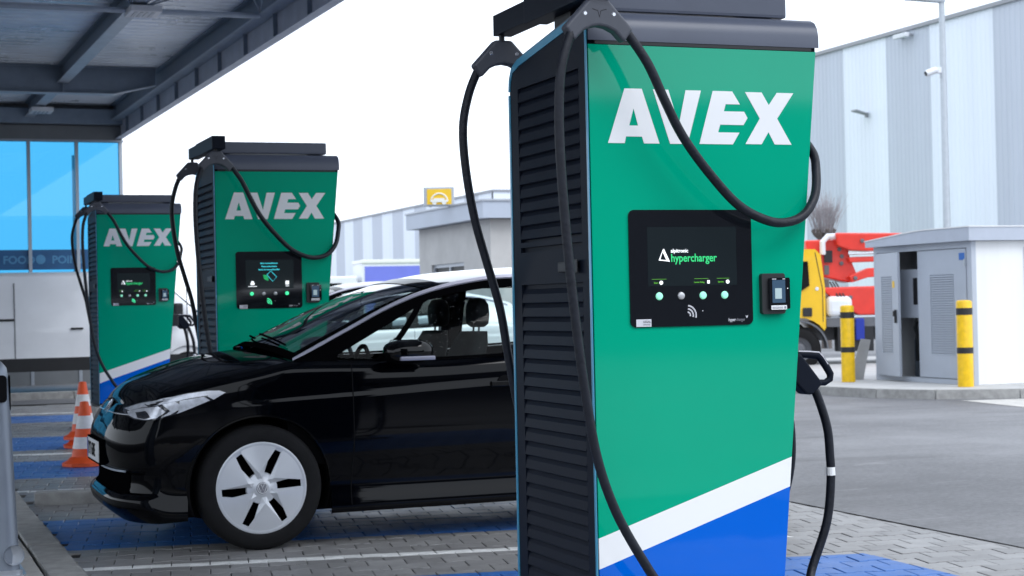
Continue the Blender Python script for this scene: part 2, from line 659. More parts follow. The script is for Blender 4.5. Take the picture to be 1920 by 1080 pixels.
at.data.foreach_set('value', rest_id)
tag(link('paver_field', me, bed), kind='stuff')

# edging strip to the asphalt, left-hand kerb line and footway slabs
foot = tag(MB().box(-60, 0.80, 1.0, 26.2, -0.06, 0.002).build('footway', M_JOINT), kind='structure')
sm_ = MB().box(-0.003, 0.497, 0.003, 0.497, -0.02, 0.0, bev=0.006).build('slab', M_SLAB)
SLAB_ME = sm_.data
bpy.data.objects.remove(sm_)
for i in range(5):
    for j in range(30):
        o = link('slab', SLAB_ME, foot, (0.80 - 0.5 * (i + 1), 6.0 + 0.5 * j + (0.25 if i % 2 else 0), 0.022 + random.uniform(-.002, .002)))
        o.rotation_euler = (random.uniform(-.004, .004), random.uniform(-.004, .004), 0)
km = MB().box(0.0, 0.178, 0.004, 0.996, -0.1, 0.03, bev=0.012).build('kerb_stone', M_KERB)
KERB_ME = km.data
bpy.data.objects.remove(km)
kerb = thing('kerb', None, None, (0, 0, 0))
kerb['kind'] = 'structure'
for j in range(24):
    o = link('kerb_stone', KERB_ME, kerb, (0.815 + random.uniform(-.002, .002), 4.0 + j, random.uniform(-.003, .003)))
    o.rotation_euler = (0, 0, random.uniform(-.003, .003))
# low kerb across the bay end, beside the second charger
ks = thing('kerb', None, None, (0, 0, 0))
ks['kind'] = 'structure'
for q in range(2):
    o = link('kerb_stone', KERB_ME, ks, (1.05 + q * .985, 12.33 - q * .985 * BAY, 0.055))
    o.rotation_euler = (0, 0, -math.pi / 2 - R_(10) + math.pi)
    o.location = (1.05 + q * .985 + .985, 12.33 - (q + 1) * .985 * BAY, 0.055)
# kerb in front of the van
kv = thing('kerb', None, None, (0, 0, 0))
kv['kind'] = 'structure'
for q in range(14):
    o = link('kerb_stone', KERB_ME, kv, (5.0 - q, 27.6 + .01 * q, 0.09))
    o.rotation_euler = (0, 0, math.pi / 2)
# worn white dashes on the lane by the van
wd = MB()
for q in range(14):
    x = 3.05 + q * .085
    wd.add([(x, 26.45, .011), (x + .05, 26.45, .011), (x + .02, 26.95, .011), (x - .03, 26.95, .011)], [(0, 1, 2, 3)])
M_RPAINT = mat('worn_road_paint', (0.55, 0.55, 0.54), 0.8, var=0.3, scale=40)
tag(wd.build('lane_marking', M_RPAINT), kind='structure')
# pale patch of concrete at the island kerb
tag(MB().add([(12.75, 18.0, .011), (13.6, 17.75, .011), (19, 15.6, .011), (17, 14.5, .011), (12.5, 16.3, .011)], [(0, 1, 2, 3, 4)]).build('road_patch', M_SLAB), kind='structure')

# raised island with kerb stones for the transformer kiosk
isl_poly = [(12.55, 30.0), (12.15, 24.0), (12.12, 20.3), (12.30, 19.2), (12.70, 18.46), (13.6, 17.95), (16, 17.1), (24, 14.6), (26, 30)]
isl = tag(MB().prism(isl_poly, 'z', -0.05, 0.118).build('pavement', M_CONC), kind='structure')
ki = thing('kerb', None, None)
ki['kind'] = 'structure'
for a, b in zip(isl_poly[:-2], isl_poly[1:-1]):
    A, B = Vector((*a, 0)), Vector((*b, 0))
    L = (B - A).length
    n = max(1, round(L / 1.0))
    d = (B - A).normalized()
    nr = Vector((-d.y, d.x, 0))
    for k in range(n):
        p = A + (B - A) * (k / n)
        q = A + (B - A) * ((k + 1) / n) - d * 0.012
        mb = MB()
        i0, o0, i1, o1 = p + nr * .12, p - nr * .03, q + nr * .12, q - nr * .03
        P = [i0, o0, o1, i1]
        mb.add([(x.x, x.y, -.05) for x in P] + [(P[0].x, P[0].y, .126), ((P[1] + nr * .02).x, (P[1] + nr * .02).y, .126), ((P[2] + nr * .02).x, (P[2] + nr * .02).y, .126), (P[3].x, P[3].y, .126)],
               [(0, 1, 2, 3), (4, 5, 6, 7), (0, 1, 5, 4), (1, 2, 6, 5), (2, 3, 7, 6), (3, 0, 4, 7)])
        mb.build('kerb_stone', M_KERB, ki)
# grass verge far behind the parked cars
tag(MB().grid([[(14, 56, .012), (39, 56, .012)], [(14, 69, .012), (39, 69, .012)]]).build('verge', M_GRASS), kind='structure')

# ------------------------------------------------------------------ warehouses with vertical cladding stripes
def clad(name, parent, u, v0, v1, z0, z1, m, pitch=0.33, d=0.020):
    mb = MB()
    P0, P1 = [], []
    n = max(1, round((v1 - v0) / pitch))
    st = (v1 - v0) / n
    for k in range(n):
        for dv, x in ((0, 0), (.55 * st, 0), (.65 * st, -d), (.9 * st, -d), (st - 1e-3, 0)):
            P0.append((u + x, v0 + k * st + dv, z0))
            P1.append((u + x, v0 + k * st + dv, z1))
    mb.grid([P0, P1])
    return mb.build(name, m, parent)
wr = thing('warehouse', 'tall warehouse with white and grey vertical cladding stripes behind the kiosk', 'warehouse', (40, 60, 0), 0)
bounds = [(24, 27.4), (27.4, 30.8), (30.8, 34.2), (34.2, 37.6), (37.6, 41.0), (41.0, 44.4), (44.4, 49.0), (49.0, 53.9), (53.9, 58.0), (58.0, 61.17), (61.17, 64.5), (64.5, 67.9), (67.9, 71.2), (71.2, 74.6), (74.6, 78)]
for k, (a, b) in enumerate(bounds):
    clad('wall_panel', wr, 0, a - 60, b - 60, 0.3, 12.2, M_WGREY if (k - 7) % 2 == 0 else M_WWHITE, pitch=0.30)
MB().box(0.06, 34, -36, 18, 0, 12.1).build('wall', M_WGREY, wr)
MB().box(-.12, 34.2, -36.2, 18.2, 12.2, 12.36).build('coping', M_WCOPE, wr)
MB().box(-.09, 0.05, -36, 18, 0, 0.3).build('plinth', M_CONC, wr)
for vv, zz in ((62.6, 9.15), (59.5, 11.97)):
    t = thing('wall_lamp', 'flat grey floodlight on a bracket halfway up the striped warehouse wall' if zz < 10 else 'slim grey lamp just under the roof edge of the striped warehouse', 'wall lamp', (39.9, vv, zz))
    if zz < 10:
        MB().add([(-.62, -.22, .10), (-.62, .22, .10), (0, .16, -.05), (0, -.16, -.05), (-.62, -.22, .15), (-.62, .22, .15), (0, .16, 0), (0, -.16, 0)],
                 [(0, 3, 2, 1), (4, 5, 6, 7), (0, 1, 5, 4), (1, 2, 6, 5), (2, 3, 7, 6), (3, 0, 4, 7)]).build('lamp_head', M_WCOPE, t)
        MB().box(-.05, .06, -.06, .06, -.16, .05).build('bracket', M_WCOPE, t)
    else:
        MB().box(-.35, -.15, -.45, .45, -.08, .1, bev=.03).build('lamp_head', M_LAMPW, t)
        MB().box(-.15, .06, -.4, -.3, -.05, .05).box(-.15, .06, .3, .4, -.05, .05).build('bracket', M_WCOPE, t)

wl = thing('warehouse', 'long low warehouse with narrow striped cladding far behind the parked cars', 'warehouse', (40, 109.4, 0), 0)
v = 109.4
k = 0
while v < 190:
    clad('wall_panel', wl, 0, v - 109.4, v - 109.4 + 3.0, 0.0, 9.1, M_WWHITE if k % 2 == 0 else M_WGREY, pitch=0.5)
    v += 3.0
    k += 1
MB().box(0.06, 30, .3, 81, 0, 9.05).build('wall', M_WWHITE, wl)
fr = MB()
for q in range(9):
    fr.box(q * 3.3, q * 3.3 + 3.28, -0.02, 0.28, 0, 9.1)
fr.build('end_wall', M_WWHITE, wl)
MB().box(-.1, 30.1, -.1, 81.1, 9.1, 9.26).build('coping', M_WCOPE, wl)

# grey flat-roofed building with a deep fascia
gb = thing('service_building', 'small grey flat-roofed building with a deep pale fascia behind the black car', 'building', (12.48, 34.8, 0))
M_RENDER = mat('grey_render', (0.48, 0.475, 0.47), 0.85, var=0.1, scale=1.5, bump=0.15)
M_FASCL = mat('fascia_sheet', (0.42, 0.47, 0.56), 0.45, var=0.04, scale=1)
gw = MB()
# wall with one window opening on the side facing the chargers
x0, x1, y0, y1 = 0.25, 5.4, 0.25, 5.4
gw.box(x0 + .0, x0 + .25, y0, 2.05, 0, 3.22).box(x0, x0 + .25, 4.45, y1, 0, 3.22).box(x0, x0 + .25, 2.05, 4.45, 0, 1.3).box(x0, x0 + .25, 2.05, 4.45, 2.33, 3.22)
gw.box(x0 + .25, x1, y0, y0 + .25, 0, 3.22).box(x0 + .25, x1, y1 - .25, y1, 0, 3.22).box(x1 - .25, x1, y0 + .25, y1 - .25, 0, 3.22)
gw.build('wall', M_RENDER, gb)
wn = MB().box(x0 + .10, x0 + .16, 2.05, 4.45, 1.3, 2.33).build('window', M_BLACK, gb)
MB().box(x0 + .06, x0 + .10, 2.05, 4.45, 2.25, 2.33).box(x0 + .06, x0 + .10, 3.2, 3.28, 1.3, 2.25).box(x0 + .06, x0 + .1, 2.05, 2.13, 1.3, 2.25).box(x0 + .06, x0 + .1, 4.37, 4.45, 1.3, 2.25).build('frame', M_MULL, wn)
MB().box(-.0, 5.65, 0, 5.65, 3.23, 3.60).build('fascia', M_FASCL, gb)
MB().box(-.03, 5.68, -.03, 5.68, 3.60, 3.64).build('coping', M_MULL, gb)
# square yellow sign on the roof
sg = thing('sign_box', 'square yellow sign with a white round pictogram on the grey roof', 'sign', (12.15, 37.05, 3.64), -R_(20.65))
M_YEL = mat('sign_yellow', (0.80, 0.50, 0.02), 0.4, var=0.04)
M_SIGNW = mat('sign_white', (0.78, 0.78, 0.74), 0.4, var=0.03)
MB().box(-.28, .42, 0, .16, -.02, .42, bev=.02).build('frame', M_MULL, sg)
MB().box(-.20, .36, -.012, 0.0, .02, .37).build('face', M_YEL, sg)
arc = [(0.08 + .19 * math.cos(R_(a)), -.014, .08 + .19 * math.sin(R_(a))) for a in range(0, 181, 10)]
MB().tube(arc, .018, 6).box(-.1, .26, -.03, -.013, .07, .12).box(-.05, .2, -.03, -.013, .12, .16).lathe([(0, 0), (.05, 0), (.05, .012), (0, .012)], 16, 'y', (-.03, -.026, .06)).lathe([(0, 0), (.05, 0), (.05, .012), (0, .012)], 16, 'y', (.19, -.026, .06)).build('pictogram', M_SIGNW, sg)
MB().box(-.15, -.1, .04, .09, -.04, 0).box(.28, .33, .04, .09, -.04, 0).build('post', M_MULL, sg)

# ------------------------------------------------------------------ glazed shop building and its steel canopy
ca = R_(1.08)
GB0 = (4.62, 33.5, 0)
shop = thing('glass_building', 'shop building with blue tinted glass front under the steel canopy', 'building', GB0, ca)
mx_ = [0.0 - .03, -.86, -1.75, -2.62, -3.5, -4.38, -5.26, -6.14, -7.0, -7.9, -8.8, -9.7]
for x in mx_:
    MB().box(x - .03, x + .03, -.08, .06, 0.0, 4.66).build('mullion', M_MULL, shop)
for a, b in zip(mx_[:-1], mx_[1:]):
    MB().box(b + .03, a - .03, -.01, .004, 0.30, 4.63).build('glass_pane', M_BLUEGL, shop)
    MB().box(b + .03, a - .03, -.022, -.012, 2.19, 2.57).build('window_band', M_BAND, shop)
MB().box(-9.75, 0, -.09, .06, 4.665, 4.93).box(-9.75, 0, .0, .06, 4.93, 5.5).build('header', M_HEAD, shop)
MB().box(-9.75, .02, -.11, .08, 4.63, 4.665).build('header_trim', M_MULL, shop)
MB().box(-9.75, 0, -.06, .05, 0, .30).build('sill_panel', M_HEAD, shop)
MB().box(-9.75, 0.0, .1, 6.5, 5.42, 5.6).build('roof', M_HEAD, shop)
MB().box(-9.75, 0, .1, 6.4, -.01, .06).build('floor', M_KERB, shop)
for x in (-.06, -3.2, -6.4, -9.7):
    MB().box(x - .06, x + .06, 6.3, 6.42, 0, 4.95).build('mullion', M_MULL, shop)
text('FOOD', .205, M_BANDT, shop, 2.37 - 4.62, -.026, 2.31, bold=.006)
text('POINT', .205, M_BANDT, shop, 3.27 - 4.62, -.026, 2.31, bold=.006)
MB().lathe([(0, 0), (.09, 0), (.09, .003), (0, .003)], 20, 'y', (3.06 - 4.62, -.028, 2.385)).build('emblem', M_BANDT, shop)

cn = thing('canopy', 'steel canopy roof with ribbed underside and gutter edge above the parking bays', 'canopy', GB0, ca)
YN = -29.0
sh = MB()
P0, P1 = [], []
yy = YN + .05
while yy < 0.2:
    for dy, dz in ((0, 0), (.16, 0), (.19, .035), (.24, .035), (.27, 0)):
        P0.append((-16, yy + dy, 5.34 + dz))
        P1.append((-.1, yy + dy, 5.34 + dz))
    yy += .28
sh.grid([P0, P1])
sh.build('roof_sheet', M_SHEET, cn)
MB().box(-16, -.03, YN, .25, 5.42, 5.56).build('roof_deck', M_WCOPE, cn)
# edge gutter along the right side with stiffening ribs
MB().box(-.02, 0.0, YN, .02, 4.69, 5.6).box(-.13, -.02, YN, .02, 4.69, 4.703).build('gutter', M_FASC, cn)
MB().box(-16, 0, YN - .02, YN, 4.69, 5.6).build('gutter', M_FASC, cn)
y = -1.0
while y > YN:
    MB().box(-.075, -.02, y - .01, y + .01, 4.704, 5.03).build('rib', M_STEEL, cn)
    y -= 1.65
def ibeam_y(name, x, y0, y1, z0, z1, w=.18, m=M_STEEL):
    o = MB().box(x - .012, x + .012, y0, y1, z0 + .015, z1 - .015).box(x - w / 2, x + w / 2, y0, y1, z1 - .015, z1).build(name, m, cn)
    MB().box(x - w / 2, x + w / 2, y0, y1, z0, z0 + .015).build('flange', M_STEELL, o)
ibeam_y('edge_beam', -.13, YN + .03, -.02, 5.03, 5.335, .2)
for x in (-1.74, -3.6, -5.5, -7.4):
    ibeam_y('purlin_beam', x, YN + .05, -.2, 5.06, 5.335)
for y in (-5.25, -17.2, -27.8):
    mb = MB()
    poly = [(-16, 4.90), (-.95, 4.90), (-.26, 5.06), (-.26, 5.33), (-16, 5.33)]
    mb.prism(poly, 'y', y - .012, y + .012)
    mb.box(-16, -.26, y - .1, y + .1, 5.31, 5.334)
    bo = mb.build('cross_beam', M_STEEL, cn)
    f = MB()
    f.box(-16, -.95, y - .1, y + .1, 4.885, 4.90)
    f.add([(-.95, y - .1, 4.885), (-.95, y + .1, 4.885), (-.26, y + .1, 5.045), (-.26, y - .1, 5.045), (-.95, y - .1, 4.9), (-.95, y + .1, 4.9), (-.26, y + .1, 5.06), (-.26, y - .1, 5.06)],
          [(0, 3, 2, 1), (4, 5, 6, 7), (0, 1, 5, 4), (1, 2, 6, 5), (2, 3, 7, 6), (3, 0, 4, 7)])
    f.build('flange', M_STEELL, bo)
    for x in (-1.74, -3.6, -5.5):
        MB().box(x - .01, x + .01, y - .09, y + .09, 4.9, 5.05).build('stiffener', M_STEEL, bo)
MB().box(-16, 0, -.32, -.14, 4.95, 5.23).build('edge_beam', M_STEEL, cn)
for y in (-12.4, -19.8, -9.0):
    if y == -9.0:
        continue
    MB().tube([(-16, y, 5.02), (-.2, y, 5.02)], .035, 8).build('strut', M_STEELL, cn)
for x0, x1 in ((-1.74, -.2), (-3.6, -1.74), (-5.5, -3.6)):
    for ya, yb in ((-12.4, -17.2), (-12.4, -19.8), (-5.3, -12.3)):
        if ya == -5.3:
            continue
        MB().tube([(x0, ya, 5.03), (x1, yb, 5.05)], .011, 6).build('tie_rod', M_STEEL, cn)
        MB().tube([(x1, ya, 5.06), (x0, yb, 5.08)], .011, 6).build('tie_rod', M_STEEL, cn)
for nm, x, y in (('flat white canopy lamp on the beam near the picture top', -1.68, -12.55), ('flat white canopy lamp on the beam close to the glass front', -1.72, -2.0)):
    t = thing('canopy_lamp', nm, 'lamp', (0, 0, 0), 0, 'lamps under the canopy')
    t.location = Matrix.Rotation(ca, 4, 'Z') @ Vector((x, y, 4.95)) + Vector(GB0)
    t.rotation_euler = (0, 0, ca)
    MB().box(-.19, .19, -.25, .25, 0, .075, bev=.012).build('lamp_body', M_LAMPW, t)
    le = MB()
    for q in range(4):
        le.box(-.13 + q * .068, -.09 + q * .068, -.18, .18, -.006, .0)
    le.build('lens', M_MULL, t)
    MB().box(-.05, .05, -.05, .05, .075, .11).build('bracket', M_STEEL, t)

# building across the lane behind the photographer, mirrored in the panels and the car
bb = thing('hall_building', 'dark grey hall across the lane, seen only as reflections in the glossy panels', 'building', (0, -30, 0))
M_HALL = mat('hall_cladding', (0.06, 0.065, 0.075), 0.6, var=0.1, scale=0.5)
MB().box(-45, 40, -12, 0, 0, 6.6).build('wall', M_HALL, bb)
MB().box(-45.2, 40.2, -12.2, .15, 6.6, 6.8).build('coping', M_WCOPE, bb)
for q in range(9):
    MB().box(-40 + q * 9, -36 + q * 9, .02, .06, 1.0, 3.0).build('window', M_BLACK, bb)

# ------------------------------------------------------------------ charging stations
M_GREEN = mat('panel_green', (0.0, 0.345, 0.205), 0.22, coat=0.75, var=0.02, scale=2, spec=0.0, rvar=0.05)
M_PWHITE = mat('panel_white', (0.82, 0.83, 0.85), 0.22, spec=0.0, coat=0.75, var=0.012, scale=2)
M_PBLUE = mat('panel_blue', (0.0, 0.115, 0.60), 0.22, coat=0.75, spec=0.0, rvar=0.05, var=0.02, scale=2)
M_HOUS = mat('charger_housing', (0.0065, 0.0095, 0.018), 0.5, var=0.1, scale=6, bump=0.04, bscale=400, spec=0.10)
M_CAP = mat('charger_cap', (0.08, 0.092, 0.13), 0.36, var=0.06, scale=4, bump=0.04, bscale=400)
M_TRIM = mat('trim_blue', (0.06, 0.30, 0.47), 0.3, coat=0.4, var=0.04)
M_CABLE = mat('cable_rubber', (0.008, 0.010, 0.017), 0.45, var=0.25, scale=25, bump=0.25, bscale=60, spec=0.3)
M_YOKE = mat('yoke_plastic', (0.055, 0.06, 0.078), 0.45, var=0.08, bump=0.05, bscale=300)
M_SCREW = mat('screw_steel', (0.7, 0.72, 0.78), 0.2, metal=0.8, var=0.02)
M_SCRN = mat('screen_glass', (0.006, 0.007, 0.010), 0.08, coat=0.5, var=0.02)
M_DISP = mat('display_dark', (0.007, 0.010, 0.013), 0.15, var=0.02, emit=(0.004, 0.010, 0.011), estr=0.3)
M_TXW = mat('display_white', (0.8, 0.8, 0.8), 0.4, var=0.0, emit=(0.9, 0.95, 1.0), estr=0.55)
M_TXG = mat('display_green', (0.02, 0.35, 0.12), 0.4, var=0.0, emit=(0.02, 0.55, 0.16), estr=0.55)
M_TXG2 = mat('display_bar_green', (0.08, 0.3, 0.02), 0.4, var=0.0, emit=(0.10, 0.40, 0.03), estr=0.5)
M_TXC = mat('display_cyan', (0.02, 0.35, 0.4), 0.4, var=0.0, emit=(0.05, 0.62, 0.72), estr=0.5)
M_BTNG = mat('button_lit_green', (0.35, 0.8, 0.6), 0.3, var=0.02, emit=(0.25, 0.85, 0.55), estr=0.3)
M_BTNE = mat('button_bright_green', (0.1, 0.8, 0.4), 0.3, var=0.02, emit=(0.05, 0.85, 0.35), estr=0.6)
M_BTNW = mat('button_steel', (0.55, 0.55, 0.57), 0.3, metal=0.5, var=0.05)
M_PRINT = mat('print_light', (0.6, 0.6, 0.64), 0.5, var=0.02)
M_PRINTD = mat('print_grey', (0.22, 0.22, 0.25), 0.5, var=0.02)
M_STICK = mat('sticker', (0.6, 0.6, 0.65), 0.5, var=0.04, scale=60)
def Wr(z):
    return 0.965 if z > 2.29 else 0.965 - 0.0936 * (2.29 - z)

AVEX = {
 'A': [(0.075, 1.914), (0.146, 2.117), (0.216, 2.117), (0.284, 1.914), (0.221, 1.914), (0.213, 1.939), (0.148, 1.939), (0.142, 1.914)],
 'V': [(0.262, 2.116), (0.325, 2.116), (0.366, 1.985), (0.397, 2.116), (0.461, 2.116), (0.401, 1.914), (0.328, 1.914)],
 'E': [(0.511, 2.116), (0.593, 2.116), (0.625, 2.067), (0.564, 2.067), (0.556, 2.040), (0.642, 2.040), (0.656, 2.016), (0.638, 1.989), (0.539, 1.989), (0.530, 1.960), (0.620, 1.960), (0.591, 1.915), (0.450, 1.915)],
 'X': [(0.648, 2.115), (0.719, 2.115), (0.749, 2.067), (0.785, 2.115), (0.857, 2.115), (0.784, 2.016), (0.844, 1.917), (0.771, 1.917), (0.745, 1.964), (0.714, 1.917), (0.645, 1.917), (0.709, 2.015)],
}
def build_charger(loc, rz, label, screen):
    root = thing('charging_station', label, 'charging station', loc, rz, 'charging stations in a row')
    MB().box(-.06, .90, -.06, .90, -loc[2] - .02, .085, bev=.015).build('plinth', M_KERB, root)
    # dark housing, sloping roof, right flank leaning in towards the foot
    prof = [(.012, .085), (.012, 2.28), (.012, 2.34), (.02, 2.37), (.045, 2.395), (.09, 2.404), (.72, 2.318), (.785, 2.29), (.81, 2.25), (.817, 2.2), (.825, .085)]
    n = len(prof)
    hb = MB()
    vv = [(.016, y, z) for y, z in prof] + [(Wr(z), y, z) for y, z in prof]
    hb.add(vv, [tuple(range(n)), tuple(range(2 * n - 1, n - 1, -1))] + [(i, (i + 1) % n, n + (i + 1) % n, n + i) for i in range(n)])
    hb.build('housing', M_HOUS, root, smooth=True, ang=40)
    # front sheet: green, slanted white band, blue foot
    yf, yb = 0.0, 0.011
    def quad(x0, za, x1, zb):
        return None
    zL = lambda x, a, b: a + (b - a) * x / .81
    xr = lambda za: Wr(za) - .004
    fp = MB()
    zt, zb_ = 2.277, 0.12
    g1 = (.004, .464)
    # right end heights of the two band edges measured on the leaning edge
    r1, r2 = .722, .609
    l1, l2 = .464, .351
    pts = {'TL': (.004, zt), 'TR': (xr(zt), zt), 'R1': (xr(r1), r1), 'L1': (.004, l1), 'R2': (xr(r2), r2), 'L2': (.004, l2), 'BR': (xr(zb_), zb_), 'BL': (.004, zb_)}
    for ks, mi in ((('TL', 'TR', 'R1', 'L1'), 0), (('L1', 'R1', 'R2', 'L2'), 1), (('L2', 'R2', 'BR', 'BL'), 2)):
        fp.add([(pts[k][0], yf, pts[k][1]) for k in ks], [(3, 2, 1, 0)], mi)
    o_ = [pts[k] for k in ('TL', 'TR', 'R1', 'R2', 'BR', 'BL', 'L2', 'L1')]
    mis = [0, 0, 1, 2, 2, 2, 1, 0]
    for i in range(8):
        a, b = o_[i], o_[(i + 1) % 8]
        fp.add([(a[0], yf, a[1]), (b[0], yf, b[1]), (b[0], yb, b[1]), (a[0], yb, a[1])], [(0, 1, 2, 3)], mis[i])
    fp.build('front_panel', [M_GREEN, M_PWHITE, M_PBLUE], root, weld=.0001)
    # big letters
    for ch, poly in AVEX.items():
        mb = MB()
        if ch == 'A':
            hole = [(0.181, 2.044), (0.162, 1.98), (0.198, 1.98)]
            bm = bmesh.new()
            ov = [bm.verts.new((x, 0, z)) for x, z in poly]
            hv = [bm.verts.new((x, 0, z)) for x, z in hole]
            es = [bm.edges.new((ov[i], ov[(i + 1) % len(ov)])) for i in range(len(ov))] + [bm.edges.new((hv[i], hv[(i + 1) % 3])) for i in range(3)]
            bmesh.ops.triangle_fill(bm, use_beauty=True, edges=es)
            bm.verts.index_update()
            vs_ = [(q.co.x, -.0016, q.co.z) for q in bm.verts]
            fs_ = [[q.index for q in f.verts] for f in bm.faces]
            bm.free()
            mb.add(vs_, fs_)
            for pl in (poly, hole):
                k = len(pl)
                mb.add([(x, -.0016, z) for x, z in pl] + [(x, .0, z) for x, z in pl], [(i, (i + 1) % k, k + (i + 1) % k, k + i) for i in range(k)])
        else:
            mb.prism(poly, 'y', -.0016, 0.0003)
        mb.build('letter', M_PWHITE, root, recalc=(ch != 'A'))
    # top cap, with the dark shadow joint below it
    cap = [(-.004, 2.292), (-.004, 2.335), (.004, 2.368), (.022, 2.392), (.05, 2.406), (.095, 2.414), (.70, 2.331), (.70, 2.32), (.09, 2.402), (.03, 2.30)]
    cp = MB()
    k = len(cap)
    cp.add([(.004, y, z) for y, z in cap] + [(.972, y, z) for y, z in cap], [tuple(range(k)), tuple(range(2 * k - 1, k - 1, -1))] + [(i, (i + 1) % k, k + (i + 1) % k, k + i) for i in range(k)])
    cp.build('top_cap', M_CAP, root, smooth=True, ang=30)
    MB().box(.03, .94, -.002, .01, 2.279, 2.291).build('cap_joint', M_BLACK, root)
    # left flank: border plates, blue trim, louvres
    sp = MB()
    sp.box(0, .016, .012, .088, .1, 2.335).box(0, .016, .722, .812, .1, 2.2)
    sp.prism([(.088, 2.20), (.088, 2.385), (.72, 2.30), (.78, 2.275), (.805, 2.24), (.812, 2.2)], 'x', 0, .016)
    sp.box(0, .016, .088, .722, 1.405, 1.535).box(0, .016, .088, .722, .1, .14).box(0, .016, .088, .722, 1.555, 1.575)
    sp.build('side_panel', M_HOUS, root)
    tr = MB()
    front = [(.004, .1), (.004, 2.345), (.018, 2.345), (.018, .1)]
    tr.prism(front, 'x', -.004, 0.0)
    tr.prism([(.03, 2.382), (.085, 2.404), (.715, 2.320), (.70, 2.292), (.085, 2.372), (.04, 2.36)], 'x', -.004, 0.0)
    tr.prism([(.715, 2.320), (.785, 2.293), (.812, 2.25), (.820, 2.2), (.806, 2.2), (.797, 2.24), (.775, 2.272), (.70, 2.292)], 'x', -.004, 0.0)
    tr.prism([(.820, 2.185), (.827, .1), (.812, .1), (.805, 2.185)], 'x', -.004, 0.0)
    tr.build('trim', M_TRIM, root)
    lv = MB()
    y0, y1 = .09, .72
    sec = [(.014, .010), (.004, -.010), (-.001, -.044), (.006, -.048), (.014, -.042)]
    lv.prism([(0, 0)] * 0 or [(s[0], s[1]) for s in sec], 'y', y0, y1)
    # prism along y takes (x, z)
    lo = None
    zs = [2.16 - .0556 * k + .03 for k in range(11)] + [1.377 - .0556 * k for k in range(23)]
    for z in zs:
        if lo is None:
            lo = lv.build('louvre', M_HOUS, root, loc=(0, 0, z))
        else:
            link('louvre', lo.data, root, (0, 0, z))
    MB().box(-.014, .0, .13, .30, 1.445, 1.485, bev=.006).box(-.018, -.013, .10, .16, 1.44, 1.49, bev=.002).build('latch', M_BLACK, root)
    # cable gantry on the roof
    MB().box(.05, .905, .12, .42, 2.425, 2.515, bev=.012).box(.8, .88, .2, .34, 2.38, 2.426).box(.08, .16, .2, .34, 2.38, 2.426).build('gantry_box', M_CAP, root)
    am = MB().box(-.045, .055, -.17, .52, 2.432, 2.53, bev=.006).build('cable_arm', M_HOUS, root)
    MB().box(-.035, .045, .522, .90, 2.442, 2.528, bev=.004).build('cable_arm', M_HOUS, root)
    MB().box(.02, .05, .2, .36, 2.37, 2.433).build('arm_foot', M_BLACK, am)
    ypoly = [(-.036, 0), (.036, 0), (.134, -.105), (.098, -.155), (.062, -.118), (.03, -.103), (0, -.098), (-.03, -.103), (-.062, -.118), (-.098, -.155), (-.134, -.105)]
    for yc in (-.12, .86):
        yk = MB()
        yk.prism([(x - .012, z + 2.418) for x, z in ypoly], 'y', yc - .026, yc + .026)
        ob = yk.build('cable_yoke', M_YOKE, root)
        bv = ob.modifiers.new('b', 'BEVEL')
        bv.width = .010
        bv.segments = 3
        bv.limit_method = 'ANGLE'
        MB().lathe([(0, 0), (.012, 0), (.012, .04), (0, .04)], 12, 'z', (-.012, yc, 2.405)).build('swivel', M_BLACK, ob)
        for sx in (-.068, .044):
            MB().lathe([(0, -.004), (.006, -.004), (.009, 0), (0, 0.0)], 14, 'y', (sx, yc - .026, 2.362)).build('screw', M_SCREW, ob)
        if yc < 0:
            MB().tube([(-.040, yc - .0262, 2.380), (-.018, yc - .0262, 2.374), (-.012, yc - .0262, 2.350), (-.006, yc - .0262, 2.374), (.016, yc - .0262, 2.380)], .0012, 5).build('emblem', M_BLACK, ob)
    RC = .0178
    A_up = [(0.86, 0.16, 2.02), (0.93, 0.12, 1.98), (0.971, 0.06, 1.896), (0.956, 0.01, 1.819), (0.925, -0.03, 1.723), (0.863, -0.06, 1.65), (0.781, -0.08, 1.617), (0.679, -0.1, 1.62)] + [(.557, -.1, 1.678), (.432, -.11, 1.796), (.321, -.12, 1.931), (.244, -.13, 2.065), (.183, -.13, 2.19), (.116, -.12, 2.290), (.085, -.12, 2.318)]
    A_dn = [(-.10, -.12, 2.318), (-.121, -.13, 2.285), (-.163, -.14, 2.159), (-.175, -.14, 1.988), (-.170, -.14, 1.78), (-.152, -.14, 1.514), (-.127, -.14, 1.248), (-.096, -.14, 1.0), (-.056, -.14, .77), (.012, -.14, .576), (.113, -.14, .396), (.20, -.135, .28), (.36, -.11, .16), (.6, -.07, .11), (.84, .02, .115), (.98, .17, .17), (1.035, .25, .235), (1.11, .25, .422), (1.134, .25, .592), (1.132, .25, .70), (1.122, .25, .808), (1.082, .25, .93), (1.05, .25, .985)]
    MB().tube(cr(A_up, 7), RC, 12).build('cable', M_CABLE, root, smooth=True, ang=80)
    ca1 = MB().tube(cr(A_dn, 7), RC, 12).build('cable', M_CABLE, root, smooth=True, ang=80)
    MB().tube([(1.1335, .25, .645), (1.134, .25, .612)], RC + .0015, 14).build('cable_tag', M_PWHITE, ca1)
    B_dn = [(-.10, .86, 2.318), (-.118, .88, 2.285), (-.150, .9, 2.192), (-.176, .9, 2.059), (-.167, .9, 1.883), (-.134, .9, 1.685), (-.086, .9, 1.508), (-.03, .9, 1.308), (.006, .91, 1.108), (.06, .92, .85), (.16, .93, .55), (.34, .94, .27), (.6, .94, .14), (.88, .86, .15), (1.0, .7, .24), (1.06, .58, .40), (1.10, .52, .6), (1.10, .5, .78), (1.07, .5, .93), (1.04, .5, .99)]
    MB().tube(cr(B_dn, 6), RC, 12).build('cable', M_CABLE, root, smooth=True, ang=80)
